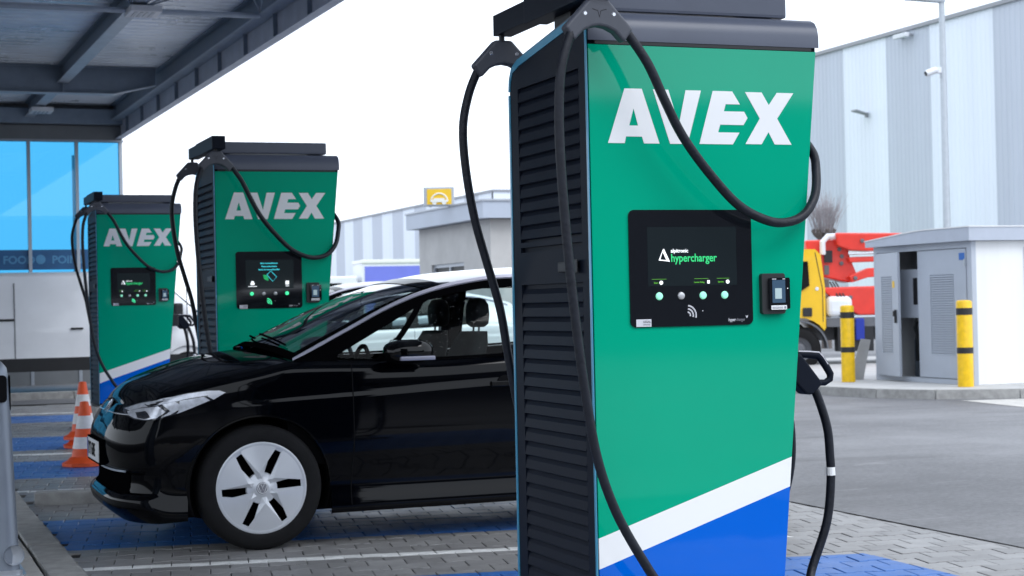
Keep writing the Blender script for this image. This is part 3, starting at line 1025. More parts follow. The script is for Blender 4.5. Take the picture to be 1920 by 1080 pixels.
    B_up = [(.085, .86, 2.318), (.13, .9, 2.28), (.24, .93, 2.07), (.43, .94, 1.8), (.62, .94, 1.66), (.8, .93, 1.64), (.91, .87, 1.70), (.96, .80, 1.82), (.95, .72, 1.93), (.88, .66, 2.0)]
    MB().tube(cr(B_up, 6), RC, 12).build('cable', M_CABLE, root, smooth=True, ang=80)
    # two plugs parked in holsters on the right flank
    for yc in (.25, .5):
        cn_ = MB()
        def q(px, py):
            return (.992 + (px - 1497) * .00243, 1.103 - (py - 665) * .00222)
        body = [q(1478, 672), q(1496, 663), q(1537, 718), q(1528, 728), q(1516, 738), q(1505, 737), q(1486, 716), q(1472, 690)]
        cn_.prism(body, 'y', yc - .036, yc + .036)
        ob = cn_.build('plug', M_CAP if False else M_HOUS, root)
        bv = ob.modifiers.new('b', 'BEVEL')
        bv.width = .008
        bv.segments = 2
        hp = [q(1497, 665), q(1518, 666), q(1536, 668), q(1543, 676), q(1552, 690), q(1559, 703), q(1558, 712), q(1548, 718), q(1533, 717)]
        MB().tube([(p[0], yc, p[1]) for p in hp], [.012, .015, .016, .016, .0155, .015, .014, .013, .013], 10).build('handle', M_HOUS, ob, smooth=True, ang=60)
        MB().tube([(p[0], yc - .012, p[1] + .012) for p in hp[:5]], .003, 6).build('seam', M_STICK, ob)
        zc = 1.05
        MB().box(Wr(1.15) - .02, Wr(1.05) + .10, yc - .055, yc + .055, .98, 1.12, bev=.015).build('holster', M_BLACK, root)
    # touch screen with keys
    so_ = MB()
    sp_ = rrect(.148, .658, 1.232, 1.667, .022)
    so_.prism(sp_, 'y', -.006, .001)
    s = so_.build('screen', M_SCRN, root)
    MB().box(.222, .592, -.0068, -.006, 1.383, 1.603).build('display', M_DISP, s)
    Y = -.0075
    if screen == 'start':
        tg = MB()
        tg.prism([(.2857, 1.521), (.290, 1.521), (.3128, 1.4735), (.300, 1.4755), (.2835, 1.5115)], 'y', Y - .0004, Y)
        tg.prism([(.2857, 1.521), (.2838, 1.511), (.2735, 1.4835), (.2742, 1.4815), (.2665, 1.479)], 'y', Y - .0004, Y)
        tg.prism([(.2665, 1.479), (.2742, 1.4818), (.298, 1.4795), (.300, 1.4755)], 'y', Y - .0004, Y)
        tg.build('emblem', M_TXW, s)
        text('alpitronic', .0205, M_TXW, s, .3172, Y, 1.5075, bold=.0002, sx=.93)
        text('hypercharger', .042, M_TXG, s, .3167, Y, 1.4735, bold=.0006, sx=.845)
        for a, b in ((.237, .2965), (.412, .4716), (.5065, .559)):
            MB().box(a, b, Y - .0003, Y, 1.4083, 1.4095).build('bar', M_TXG2, s)
        text('Start', .0095, M_TXG2, s, .245, Y, 1.3925)
        text('Letzter Beleg', .0085, M_TXG2, s, .4107, Y, 1.3930, sx=.95)
        text('Sprache', .0085, M_TXG2, s, .5111, Y, 1.3932, sx=.9)
        for x in (.2752, .5522):
            MB().lathe([(.0, 0), (.0075, 0), (.0075, .0004), (0, .0004)], 16, 'y', (x, Y - .0004, 1.3958)).build('icon', M_TXW, s)
        MB().box(.466, .4765, Y - .0004, Y, 1.390, 1.4025).build('icon', M_TXW, s)
        lit = (0, 2, 3)
    else:
        text('Bitte Authentifizieren', .0155, M_TXC, s, .403, Y, 1.572, align='CENTER', bold=.0006)
        text('Please authenticate', .0155, M_TXC, s, .403, Y, 1.548, align='CENTER', bold=.0006)
        text('Merci de vous authentifier', .0155, M_TXC, s, .403, Y, 1.524, align='CENTER', bold=.0006)
        c = (.42, 1.476)
        dm = [(c[0] + a, c[1] + b) for a, b in ((-.035, .012), (-.005, .042), (.04, -.004), (.010, -.038))]
        MB().tube([(x, Y, z) for x, z in dm + dm[:1]], .0028, 6).build('icon', M_TXC, s)
        for r in (.010, .020, .030):
            MB().tube([(.362 + r * math.cos(R_(a)), Y, 1.455 + r * math.sin(R_(a))) for a in range(-20, 111, 12)], .0032, 6).build('icon', M_TXG, s)
        ic, ic2 = MB(), MB()
        ic.prism(rrect(.256, .29, 1.412, 1.43, .008), 'y', Y - .0004, Y)
        ic.prism(rrect(.262, .284, 1.428, 1.442, .006), 'y', Y - .0005, Y - .0001)
        ic2.prism(rrect(.527, .556, 1.412, 1.442, .004), 'y', Y - .0004, Y)
        ic2.build('icon', M_TXW, s)
        MB().box(.24, .305, Y - .0004, Y, 1.399, 1.404).box(.528, .556, Y - .0004, Y, 1.400, 1.405).build('caption', M_TXW, s)
        ic.build('icon', M_TXW, s)
        lit = (0, 3)
    for k, x in enumerate((.2667, .3572, .4481, .5389)):
        z = 1.3458
        b = MB().lathe([(0, -.006), (.010, -.0062), (.0125, -.0050), (.0138, -.002), (.0150, 0.001), (.0150, .003)], 24, 'y', (x, -.0065, z)).build('key', (M_BTNG if screen == 'start' else M_BTNE) if k in lit else M_BTNW, s, smooth=True, ang=50)
    mn = M_PRINT if screen == 'start' and label.startswith('nearest') else M_BTNE
    for r in (.012, .024, .036):
        MB().tube([(.381 + r * math.cos(R_(a)), -.0062, 1.272 + r * math.sin(R_(a))) for a in range(-15, 86, 10)], .0032, 6).build('contactless_mark', mn, s)
    MB().lathe([(0, 0), (.002, 0), (.002, .001), (0, .001)], 10, 'y', (.445, -.007, 1.288)).build('sensor', M_PRINT, s)
    st = MB().box(.1705, .2318, -.0066, -.006, 1.234, 1.2615).build('sticker', M_STICK, s)
    text('LEGAL', .0115, M_PRINTD, st, .198, -.0070, 1.2485, sx=.95, bold=.0003)
    text('APPROVED', .0058, M_PRINTD, st, .198, -.0070, 1.2395, sx=1.0)
    text('hyper', .0165, M_PRINT, s, .5525, -.0064, 1.2465, bold=.0003, sx=.8)
    text('charger', .0165, M_PRINTD, s, .5855, -.0064, 1.2465, sx=.74)
    MB().prism([(.625, 1.268), (.631, 1.264), (.637, 1.268), (.632, 1.257), (.630, 1.257)], 'y', -.0066, -.006).build('emblem', M_PRINT, s)
    # card reader
    cr_ = MB()
    cr_.prism(rrect(.690, .790, 1.270, 1.424, .010), 'y', -.022, .001)
    c = cr_.build('card_reader', M_BLACK, root)
    MB().prism(rrect(.7165, .804, 1.288, 1.407, .006), 'y', -.034, -.021).build('reader_face', M_SCRN, c)
    MB().box(.7275, .783, -.0352, -.034, 1.312, 1.398).build('display', mat('reader_display', (.03, .06, .10), .2, var=.02, emit=(.03, .06, .10), estr=.4), c)
    MB().box(.7385, .767, -.036, -.0352, 1.327, 1.367).build('icon', mat('reader_icon', (.3, .38, .4), .3, var=.05, emit=(.25, .34, .36), estr=.4), c)
    MB().box(.727, .745, -.0352, -.034, 1.4005, 1.4035).box(.772, .783, -.0352, -.034, 1.4005, 1.4035).build('label_print', M_PRINT, c)
    MB().prism(rrect(.7215, .788, 1.286, 1.302, .002), 'y', -.0355, -.034).build('sticker', M_PWHITE, c)
    MB().box(.725, .772, -.0362, -.0355, 1.2945, 1.2965).box(.725, .772, -.0362, -.0355, 1.290, 1.292).box(.777, .784, -.0362, -.0355, 1.289, 1.298).build('label_print', M_PRINTD, c)
    MB().lathe([(0, 0), (.0018, 0), (.0018, .001), (0, .001)], 8, 'y', (.7935, -.035, 1.366)).build('indicator', M_TXW, c)
    return root
build_charger((2.48, 5.745, 0), 0, 'nearest green charging station, its top cropped by the picture', 'start')
build_charger((2.459, 12.848, .108), 0, 'middle green charging station standing behind the black car windscreen', 'pay')
build_charger((2.446, 19.906, .184), 0, 'farthest green charging station beside the traffic cones', 'start')

# ------------------------------------------------------------------ hatchback cars
M_CARBLK = mat('car_paint_black', (0.0008, 0.0011, 0.0022), 0.3, coat=0.42, var=0.05, spec=0.0)
M_CARGLOSS = mat('car_black_gloss', (0.0015, 0.0016, 0.002), 0.2, coat=0.6, var=0.02, spec=0.0)
M_CARWHT = mat('car_paint_white', (0.72, 0.73, 0.75), 0.3, coat=0.8, var=0.02)
M_CARGRY = mat('car_paint_grey', (0.30, 0.31, 0.36), 0.3, coat=0.8, var=0.02, metal=0.3)
M_SILV = mat('silver_strip', (0.33, 0.33, 0.40), 0.32, metal=0.5, var=0.03)
M_CGLASS = glass_mat('car_glass', (0.80, 0.88, 0.87), 1.5, refl=0.25)
M_CARROOF = mat('car_roof_gloss', (0.002, 0.002, 0.0025), 0.06, coat=1.0, var=0.0)
M_WSCR = glass_mat('windscreen_glass', (0.5, 0.58, 0.57), 1.52, refl=1.7)
M_TYRE = mat('tyre_rubber', (0.0065, 0.0065, 0.0075), 0.8, var=0.25, scale=14, bump=0.2, bscale=120, spec=0.25)
M_COVER = mat('wheel_cover_silver', (0.60, 0.62, 0.66), 0.3, metal=0.25, coat=0.4, var=0.03)
M_LAMPD = mat('headlamp_dark', (0.02, 0.022, 0.03), 0.12, coat=1.0, var=0.05)
M_LAMPC = mat('headlamp_reflector', (0.66, 0.68, 0.74), 0.2, metal=0.25, coat=0.6, var=0.25, scale=30)
M_LAMPT = mat('headlamp_light_guide', (0.62, 0.63, 0.68), 0.2, coat=1.0, var=0.04)
M_RED = mat('rear_lamp_red', (0.25, 0.01, 0.015), 0.15, coat=0.8, var=0.1)
M_SEAT = mat('seat_fabric', (0.006, 0.006, 0.008), 0.85, var=0.15, scale=30)
M_PLATE = mat('plate_white', (0.72, 0.73, 0.75), 0.4, var=0.04, scale=30)
M_PLATEB = mat('plate_blue', (0.01, 0.03, 0.3), 0.4, var=0.02)

PLAN = [(0.05, 0.0), (0.054, .25), (.068, .42), (.10, .565), (.155, .68), (.235, .765), (.35, .82), (.55, .866), (.84, .892), (1.4, .903), (2.2, .905), (3.0, .903), (3.6, .893), (3.95, .872), (4.16, .82), (4.27, .70), (4.325, .46), (4.345, .22), (4.35, 0.0)]
XW1, XW2, ZW, RA = .84, 3.61, .345, .398
def plan_samples():
    pts = cr([(x, y, 0) for x, y in PLAN], 24)
    P = np.array(pts)[:, :2]
    P[:, 0] = np.maximum.accumulate(P[:, 0])
    d = np.r_[0, np.cumsum(np.linalg.norm(np.diff(P, axis=0), axis=1))]
    want = list(np.arange(0, d[-1], .028)) + [d[-1]]
    for xw in (XW1, XW2):
        for e in (xw - RA, xw + RA):
            s = float(np.interp(e, P[:, 0], d))
            want += [s - .0012, s, s + .0012]
    want = sorted(want)
    Q = np.array([[np.interp(s, d, P[:, 0]), np.interp(s, d, P[:, 1])] for s in want])
    T = np.gradient(Q, axis=0)
    T /= np.linalg.norm(T, axis=1)[:, None] + 1e-12
    # smooth the tangents where stations bunch up
    Tn = []
    for s in want:
        a = np.array([np.interp(s - .02, d, P[:, 0]), np.interp(s - .02, d, P[:, 1])])
        b = np.array([np.interp(s + .02, d, P[:, 0]), np.interp(s + .02, d, P[:, 1])])
        if s < .02:
            a = np.array([-b[0] + 2 * Q[0][0] if False else b[0], -b[1]])
        if s > d[-1] - .02:
            b = np.array([a[0], -a[1]])
        t = (b - a)
        Tn.append(t / (np.linalg.norm(t) + 1e-12))
    Tn = np.array(Tn)
    N = np.c_[-Tn[:, 1], Tn[:, 0]]       # outward for the +y half
    return Q, N
PQ, PN = plan_samples()
f_front = spl([(.10, .15), (.15, .11), (.19, .06), (.24, .012), (.285, 0), (.315, .018), (.335, .055), (.43, .06), (.455, .03), (.52, .012), (.60, .008), (.66, .018), (.72, .045), (.77, .078), (.82, .125), (.95, .24)])
f_side = spl([(.10, .09), (.15, .045), (.175, .018), (.20, .008), (.24, .010), (.29, .030), (.33, .036), (.42, .026), (.54, .006), (.64, 0.0), (.74, .002), (1.2, .01)])
f_rear = spl([(.10, .16), (.2, .08), (.3, .015), (.42, 0), (.6, .015), (.8, .03), (1.0, .06), (1.1, .1)])
f_top = spl([(0, .80), (.1, .812), (.2, .842), (.4, .905), (.6, .952), (.84, .998), (1.05, 1.036), (1.4, 1.030), (1.85, 1.020), (2.34, 1.030), (3.0, 1.055), (3.6, 1.085), (3.95, 1.07), (4.26, 1.0)])
f_crease = spl([(0, .70), (.3, .745), (.6, .785), (1.0, .812), (1.4, .828), (2.25, .868), (3.2, .90), (3.8, .90), (4.26, .86)])
def offs(i, z):
    nx = PN[i][0]
    x = PQ[i][0]
    wf, wr_ = sm(.25, .95, -nx), sm(.25, .95, nx)
    ws = max(0, 1 - wf - wr_)
    zc, zt = f_crease(x), f_top(x)
    o = f_side(z)
    k = min(max((z - zc + .004) / .036, 0), 1) * .0108 * sm(.55, .95, x)
    up_ = max(0, (z - zc) / max(.05, zt - zc))
    o += k + .036 * up_ ** 4.5
    return wf * f_front(z) + ws * o + wr_ * f_rear(z)
def wall_pt(i, z, sgn=1, out=0.0):
    o = offs(i, z) - out
    x, y = PQ[i] - PN[i] * o * np.array([1, 1])
    return (float(x), sgn * max(0.0, float(y)), float(z))
def z_bot(x):
    b = interp(x, [(0, .15), (.3, .165), (.45, .18), (1.3, .178), (3.2, .185), (4.0, .22), (4.26, .24)])
    for xw in (XW1, XW2):
        d = abs(x - xw)
        if d <= RA:
            b = max(b, ZW + math.sqrt(max(0, RA * RA - d * d)))
    return b
def side_at(x, z, sgn=-1, out=0.0):
    """point on the flank at car coordinate x and height z"""
    best = None
    prev = None
    for i in range(len(PQ)):
        if PQ[i][0] < x - .28:
            continue
        p = wall_pt(i, z, 1, out)
        if prev is not None and prev[0] <= x <= p[0]:
            t = (x - prev[0]) / max(1e-9, p[0] - prev[0])
            return (x, sgn * (prev[1] + (p[1] - prev[1]) * t), z)
        prev = p
    return (x, sgn * PQ[np.argmin(abs(PQ[:, 0] - x))][1], z)
r_y = spl([(1.05, .80), (1.38, .762), (1.66, .728), (1.87, .705), (2.10, .682), (2.38, .668), (2.9, .66), (3.4, .66), (3.8, .655), (4.05, .64)])
r_z = spl([(1.05, 1.040), (1.38, 1.203), (1.66, 1.338), (1.87, 1.413), (2.10, 1.466), (2.38, 1.497), (2.9, 1.500), (3.4, 1.455), (3.8, 1.375), (4.05, 1.30)])
c_z = spl([(.93, 1.112), (1.20, 1.235), (1.49, 1.362), (1.75, 1.455), (1.93, 1.503), (2.2, 1.543), (2.7, 1.566), (3.2, 1.548), (3.7, 1.48), (4.05, 1.39)])
h_c = spl([(.0, .78), (.12, .79), (.15, .82), (.19, .872), (.24, .915), (.34, .957), (.51, 1.018), (.68, 1.062), (.84, 1.085), (1.06, 1.10)])
def top_pt(xr, q):
    xc = .93 + (xr - 1.05) * 3.12 / 3.0
    yr, zr, zc = r_y(xr), r_z(xr), c_z(xc)
    a = abs(q)
    return (xc + (xr - xc) * a * a, yr * q, zc + (zr - zc) * a ** 2.5)
def belt(x):
    i = int(np.argmin(abs(PQ[:, 0] - x)))
    zt = f_top(x)
    p = side_at(x, zt - .002, 1)
    return np.array((x, p[1], zt))
def glass_pt(x, f, sgn, out=0.0):
    b = belt(x)
    r = np.array((x, r_y(x), r_z(x)))
    p = b + (r - b) * f
    p[1] += .018 * math.sin(math.pi * f) + out
    return (p[0], sgn * p[1], p[2] + out * .35)

def vw_badge(parent, c, ax, ay, R, m, depth_dir, name='emblem'):
    """ring with a V above a W, in the plane spanned by ax (right) and ay (up)"""
    c, ax, ay, n = Vector(c), Vector(ax), Vector(ay), Vector(depth_dir)
    P = lambda x, y: c + ax * (x * R) + ay * (y * R) + n * .001
    mb = MB()
    mb.tube([P(.92 * math.cos(t), .92 * math.sin(t)) for t in np.linspace(0, 2 * math.pi, 28)], R * .075, 6, cap=False)
    mb.tube([P(-.36, .80), P(0, .12), P(.36, .80)], R * .075, 6)
    mb.tube([P(-.76, .42), P(-.34, -.72), P(0, .02), P(.34, -.72), P(.76, .42)], R * .075, 6)
    return mb.build(name, m, parent, smooth=True)

def build_wheel(parent, x, y, sgn, detail=True):
    """tyre and cover; sgn -1: outer face towards -y"""
    w = MB()
    ri, ro = .245, .347
    prof = [(ri, .0), (ri + .012, -.012), (.275, -.016), (.315, -.012), (.335, -.002), (.345, .018), (ro, .05), (ro, .16), (.342, .19), (.31, .215), (ri, .215)]
    w.lathe([(r, -sgn * h) for r, h in prof], 56, 'y', (x, y, ZW))
    t = w.build('tyre', M_TYRE, parent, smooth=True, ang=50)
    f = lambda h: -sgn * h
    rim = MB().lathe([(.247, f(.02)), (.235, f(.03)), (.23, f(.07)), (0, f(.075))], 48, 'y', (x, y, ZW)).build('rim', M_CARPLAS, t, smooth=True)
    if not detail:
        MB().lathe([(.25, f(-.006)), (.23, f(-.008)), (.1, f(.002)), (.0, f(.0))], 40, 'y', (x, y, ZW)).build('wheel_cover', M_COVER, t, smooth=True)
        return t
    MB().lathe([(.262, f(.004)), (.258, f(-.008)), (.246, f(-.012)), (.236, f(-.010)), (.234, f(.006))], 64, 'y', (x, y, ZW)).build('cover_ring', M_COVER, t, smooth=True, ang=60)
    R = .245
    # six blades between six slanted slots
    for k in range(6):
        a0 = R_(7 + 60 * k)
        def pol(r, a, h):
            return (x + r * math.cos(a) * -sgn * -1 * 1.0, y + f(h), ZW + r * math.sin(a))
        def loc(l, s_, h, base):
            # l along the slot axis, s_ across it
            ca, sa = math.cos(base), math.sin(base)
            return (x + l * ca - s_ * sa, y + f(h), ZW + l * sa + s_ * ca)
        a1 = a0 + R_(60)
        # slot half widths
        si, so_ = .019, .029
        A = loc(.36 * R, si, -.012, a0)
        B = loc(.90 * R, so_, -.007, a0)
        arc = [(x + .985 * R * math.cos(t), y + f(-.009), ZW + .985 * R * math.sin(t)) for t in np.linspace(a0 + R_(1.0), a1 - R_(9), 9)]
        C1 = loc(.90 * R, -so_, -.012, a1)
        D1 = loc(.36 * R, -si, -.020, a1)
        hub = [(x + .18 * R * math.cos(t), y + f(-.016), ZW + .18 * R * math.sin(t)) for t in np.linspace(a1 - R_(6), a0 + R_(12), 5)]
        # ridge from hub to rim gives each blade two facets
        am = a0 + R_(33)
        r_in = (x + .34 * R * math.cos(am), y + f(-.034), ZW + .34 * R * math.sin(am))
        r_out = (x + .96 * R * math.cos(a0 + R_(22)), y + f(-.0115), ZW + .96 * R * math.sin(a0 + R_(22)))
        loop = [A, B] + arc + [C1, D1] + hub
        mb = MB()
        n = len(loop)
        vs_ = loop + [r_in]
        mb.add(vs_, [(i, (i + 1) % n, n) for i in range(n)])
        mb.add([p for p in loop] + [(p[0], p[1] + f(.010), p[2]) for p in loop], [(i, (i + 1) % n, n + (i + 1) % n, n + i) for i in range(n)])
        mb.build('blade', M_COVER, t)
    # outer rim segments bridging the slots, hub cap
    MB().lathe([(.0, f(-.030)), (.03, f(-.029)), (.042, f(-.026)), (.05, f(-.020)), (.086, f(-.014)), (.089, f(.004))], 32, 'y', (x, y, ZW)).build('hub_cap', M_COVER, t, smooth=True)
    hb = MB().lathe([(0, f(-.0325)), (.030, f(-.0315)), (.0335, f(-.028))], 28, 'y', (x, y, ZW)).build('hub_badge', M_PRINTD, t, smooth=True)
    vw_badge(hb, (x, y + f(-.0325), ZW), (1, 0, 0), (0, 0, 1), .031, M_PLATE, (0, sgn, 0))
    mb = MB()
    for k in range(6):
        a = R_(7 + 60 * k)
        ts = np.linspace(a - R_(9), a + R_(9), 5)
        inn = [(x + .905 * R * math.cos(t), y + f(-.007), ZW + .905 * R * math.sin(t)) for t in ts]
        out = [(x + .985 * R * math.cos(t), y + f(-.009), ZW + .985 * R * math.sin(t)) for t in ts]
        MB().grid([inn, out]).build('cover_rim', M_COVER, t)
    return t

def build_seat(parent, x, y, m=M_SEAT):
    s = MB()
    rows = []
    for k, (zz, xx, hw, th) in enumerate([(.62, x + .06, .25, .10), (.75, x + .10, .25, .10), (.95, x + .16, .245, .085), (1.10, x + .21, .21, .07), (1.17, x + .235, .16, .055)]):
        ring = []
        for a in range(20):
            t = 2 * math.pi * a / 20
            c, q = math.cos(t), math.sin(t)
            ring.append((xx + th * np.sign(c) * abs(c) ** .7, y + hw * np.sign(q) * abs(q) ** .6, zz))
        rows.append(ring + ring[:1])
    s.grid(rows)
    s.add(rows[-1][:-1], [tuple(range(20))])
    s.box(x - .45, x + .12, y - .25, y + .25, .48, .64, bev=.05)
    o = s.build('seat', m, parent, smooth=True, ang=60, weld=.0005)
    h = MB()
    rows = []
    for zz, f in ((1.195, .55), (1.215, .9), (1.27, 1.0), (1.33, .93), (1.365, .65), (1.375, .2)):
        ring = []
        for a in range(20):
            t = 2 * math.pi * a / 20
            c, q = math.cos(t), math.sin(t)
            ring.append((x + .26 + .055 * f * np.sign(c) * abs(c) ** .8, y + .135 * f * np.sign(q) * abs(q) ** .7, zz))
        rows.append(ring + ring[:1])
    h.grid(rows)
    h.add(rows[0][:-1], [tuple(range(20))])
    h.add(rows[-1][:-1], [tuple(range(20))])
    h.build('headrest', m, o, smooth=True, ang=60, weld=.0005)
    MB().tube([(x + .245, y - .05, 1.13), (x + .255, y - .05, 1.22)], .007, 6).tube([(x + .245, y + .05, 1.13), (x + .255, y + .05, 1.22)], .007, 6).build('headrest_post', M_CHROME, o)

def build_car(loc, rz, label, paint, detail=True, scale=(1, 1, 1), group=None):
    root = thing('car', label, 'car', loc, rz, group)
    root.scale = scale
    body = MB()
    lowz = [.10, .13, .155, .175, .19, .21, .235, .26, .285, .30, .315, .33, .36, .40, .43, .455, .49, .53, .57, .61, .65, .69]
    upf = [0, .02, .07, .12, .16, .195, .23, .30, .45, .6, .72, .80, .87, .92, .96, 1.0]
    for sgn in (-1, 1):
        rows = []
        for i in range(len(PQ)):
            x = PQ[i][0]
            zb, zt, zc = z_bot(x), f_top(x), f_crease(x) - .008
            col_ = []
            for z in lowz:
                zz = min(max(z, zb), zc)
                col_.append(wall_pt(i, zz, sgn))
            for f in upf:
                zz = max(zc + (zt - zc) * f, zb)
                col_.append(wall_pt(i, zz, sgn))
            rows.append(col_)
        body.grid(rows)
    # bonnet
    for sgn in (-1, 1):
        rows = []
        for i in range(len(PQ)):
            if PQ[i][0] > 1.10:
                break
            e = wall_pt(i, f_top(PQ[i][0]), 1)
            xe, ye, ze = e
            zc = max(h_c(xe), ze)
            r = []
            for k in range(13):
                q = 1 - k / 12
                yq = ye * q
                zz = ze + (zc - ze) * (1 - q ** 2.3)
                r.append((xe, sgn * yq, zz))
            rows.append(r)
        body.grid(rows)
    b = body.build('body', paint, root, smooth=True, ang=38, weld=.0009)
    # roof, pillars
    rf = MB()
    NX = 40
    for sgn in (1,):
        rf.grid([[top_pt(xr, q) for q in np.linspace(-1, 1, 25)] for xr in np.linspace(2.0, 4.05, NX)])
    rf.build('roof', M_CARROOF if paint is M_CARBLK else paint, root, smooth=True)
    ws = MB()
    ws.grid([[top_pt(xr, q) for q in np.linspace(-.92, .92, 25)] for xr in np.linspace(1.05, 2.0, 24)])
    ws.build('windscreen', M_WSCR, root, smooth=True)
    for sgn in (-1, 1):
        MB().grid([[top_pt(xr, sgn * q) for q in np.linspace(.90, 1.0, 5)] for xr in np.linspace(1.05, 2.02, 24)]).build('pillar', M_CARPLAS, root, smooth=True)
    # header shade band and wiper panel
    MB().grid([[tuple(np.array(top_pt(xr, q)) + np.array((-.002, 0, .003))) for q in np.linspace(-.93, .93, 25)] for xr in np.linspace(1.90, 2.01, 5)]).build('header_band', M_CARGLOSS, root, smooth=True)
    MB().grid([[tuple(np.array(top_pt(xr, q)) + np.array((0, 0, .003))) for q in np.linspace(-.93, .93, 25)] for xr in (1.05, 1.075, 1.10)]).build('cowl', M_CARPLAS, root, smooth=True)
    if detail:
        for (q0, q1, xx) in ((-.75, .02, 1.12), (-.1, .62, 1.12)):
            pts = [tuple(np.array(top_pt(xx + .05 * t, q0 + (q1 - q0) * t)) + np.array((-.008, 0, .014))) for t in np.linspace(0, 1, 12)]
            MB().tube(pts, .007, 6).build('wiper', M_CARPLAS, root)
    # hatch
    hm = MB()
    top_e = [top_pt(4.05, q) for q in np.linspace(-1, 1, 25)]
    idx = [i for i in range(len(PQ)) if PQ[i][0] >= 4.0]
    half = [wall_pt(i, f_top(PQ[i][0]), 1) for i in idx]
    low = [(p[0], -p[1], p[2]) for p in half] + [(p[0], p[1], p[2]) for p in half[::-1]]
    ys = np.linspace(0, len(low) - 1, 25)
    low = [tuple(np.array(low[int(v)]) * (1 - (v - int(v))) + np.array(low[min(int(v) + 1, len(low) - 1)]) * (v - int(v))) for v in ys]
    hm.grid([[tuple(np.array(a) * (1 - f) + np.array(c) * f + np.array((.02 * math.sin(math.pi * f), 0, .0))) for a, c in zip(top_e, low)] for f in np.linspace(0, 1, 8)])
    hm.build('hatch', M_CARGLOSS, root, smooth=True)
    # side glass bands with black frames
    for sgn in (-1, 1):
        def strip(x0, x1, f0, f1, name, m, out=0.0, n=30, nf=5, par=root):
            mb = MB()
            mb.grid([[glass_pt(x, f0 + (f1 - f0) * k / nf, sgn, out) for k in range(nf + 1)] for x in np.linspace(x0, x1, n)])
            return mb.build(name, m, par, smooth=True)
        win = strip(1.28, 2.47, .015, .97, 'window', M_CGLASS)
        win2 = strip(2.60, 3.55, .015, .97, 'window', M_CGLASS)
        strip(1.052, 1.30, 0, 1, 'corner_cover', M_CARPLAS, .002)
        mb = MB()
        P0, P1, P2 = [], [], []
        for xx in np.linspace(1.28, 1.95, 24):
            zb_, zr_ = belt(xx)[2], r_z(xx)
            zl = min(1.062 + (xx - 1.30) * .518, zr_ - .05)
            f0 = max(.02, (zl - zb_) / (zr_ - zb_))
            P0.append(glass_pt(xx, f0, sgn, .005))
            P1.append(glass_pt(xx, (f0 + 1) / 2, sgn, .005))
            P2.append(glass_pt(xx, 1.0, sgn, .005))
        mb.grid([P0, P1, P2])
        mb.build('pillar_trim', M_CARPLAS, root, smooth=True)
        strip(2.45, 2.62, 0, 1, 'pillar', M_CARGLOSS, .003, n=6)
        strip(3.52, 4.05, 0, 1, 'pillar', M_CARGLOSS if paint is M_CARBLK else paint, .002)
        strip(1.25, 3.6, .0, .035, 'window_seal', M_CARPLAS, .004, nf=2)
        strip(1.25, 3.6, .87, .99, 'window_frame', M_CARPLAS, .004, nf=3)
        # slanted divider of the quarter light
        mb = MB()
        P0, P1 = [], []
        for t in np.linspace(0, 1, 14):
            xx = 1.535 + (1.865 - 1.535) * t
            ft = t * .97
            P0.append(glass_pt(xx - .022, max(0, ft), sgn, .006))
            P1.append(glass_pt(xx + .022, max(0, ft - .02), sgn, .006))
        mb.grid([P0, P1])
        mb.build('divider', M_CARPLAS, root, smooth=True)
        # lower edge of quarter light slopes with the door skin
        # silver roof arc
        mb = MB()
        P = []
        for xr in np.linspace(1.05, 3.95, 60):
            r = np.array((xr, r_y(xr), r_z(xr)))
            wd = .014 if xr < 3.4 else .014 + (xr - 3.4) * .12
            P.append([(r[0], sgn * (r[1] + .010), r[2] - wd), (r[0], sgn * (r[1] + .016), r[2] - wd * .3), (r[0] - .0, sgn * (r[1] + .010), r[2] + .012), (r[0], sgn * (r[1] - .004), r[2] + .013)])
        mb.grid(P)
        mb.build('roof_arc', M_SILV if detail or True else paint, root, smooth=True, ang=50)
        # wheel arch lip and liner
        for xw in (XW1, XW2):
            lp = [side_at(xw + RA * math.cos(t), ZW + RA * math.sin(t), sgn, -.004) for t in np.linspace(.02, math.pi - .02, 30)]
            MB().tube(lp, .009, 6).build('arch_lip', M_CARGLOSS, root, smooth=True)
            MB().lathe([(RA - .004, sgn * .885), (RA + .01, sgn * .6), (.0, sgn * .58)], 28, 'y', (xw, 0, ZW), a0=-.35, a1=math.pi + .35).build('wheel_liner', M_DARKIN, root)
        # mirror
        y = sgn
        mir = MB()
        rows = []
        for t, sx, sz in ((0, .35, .45), (.12, .8, .85), (.35, 1, 1), (.7, 1, .97), (.9, .85, .8), (1.0, .5, .45)):
            ring = []
            for k in range(20):
                a = 2 * math.pi * k / 20
                c, s_ = math.cos(a), math.sin(a)
                ring.append((1.66 + .125 * sx * (np.sign(c) * abs(c) ** .8) + .03 * (c > 0) * sx, y * (.885 + .20 * t), 1.074 + .070 * sz * np.sign(s_) * abs(s_) ** .8))
            rows.append(ring + ring[:1])
        mir.grid(rows)
        mir.add(rows[0][:-1], [tuple(range(20))])
        mir.add(rows[-1][:-1], [tuple(range(20))])
        mo = mir.build('wing_mirror', M_CARGLOSS if paint is M_CARBLK else paint, root, smooth=True, ang=60, weld=.0005)
        MB().tube([(1.60, y * .80, 1.03), (1.64, y * .90, 1.035)], .03, 8).build('mirror_foot', M_CARPLAS, mo)
        MB().box(1.60, 1.805, y * 1.07 - .02, y * 1.07 + .02, 1.027, 1.050, bev=.006).build('indicator', M_SILV, mo)
        # door seams and handles
        for x0, zt in ((1.375, 1.02), (2.55, 1.02)):
            pts = [side_at(x0 - .02 * sm(.6, .2, z), z, sgn, .0006) for z in np.linspace(.22, zt - .01, 24)]
            MB().tube(pts, .0035, 5).build('door_seam', M_DARKIN, root)
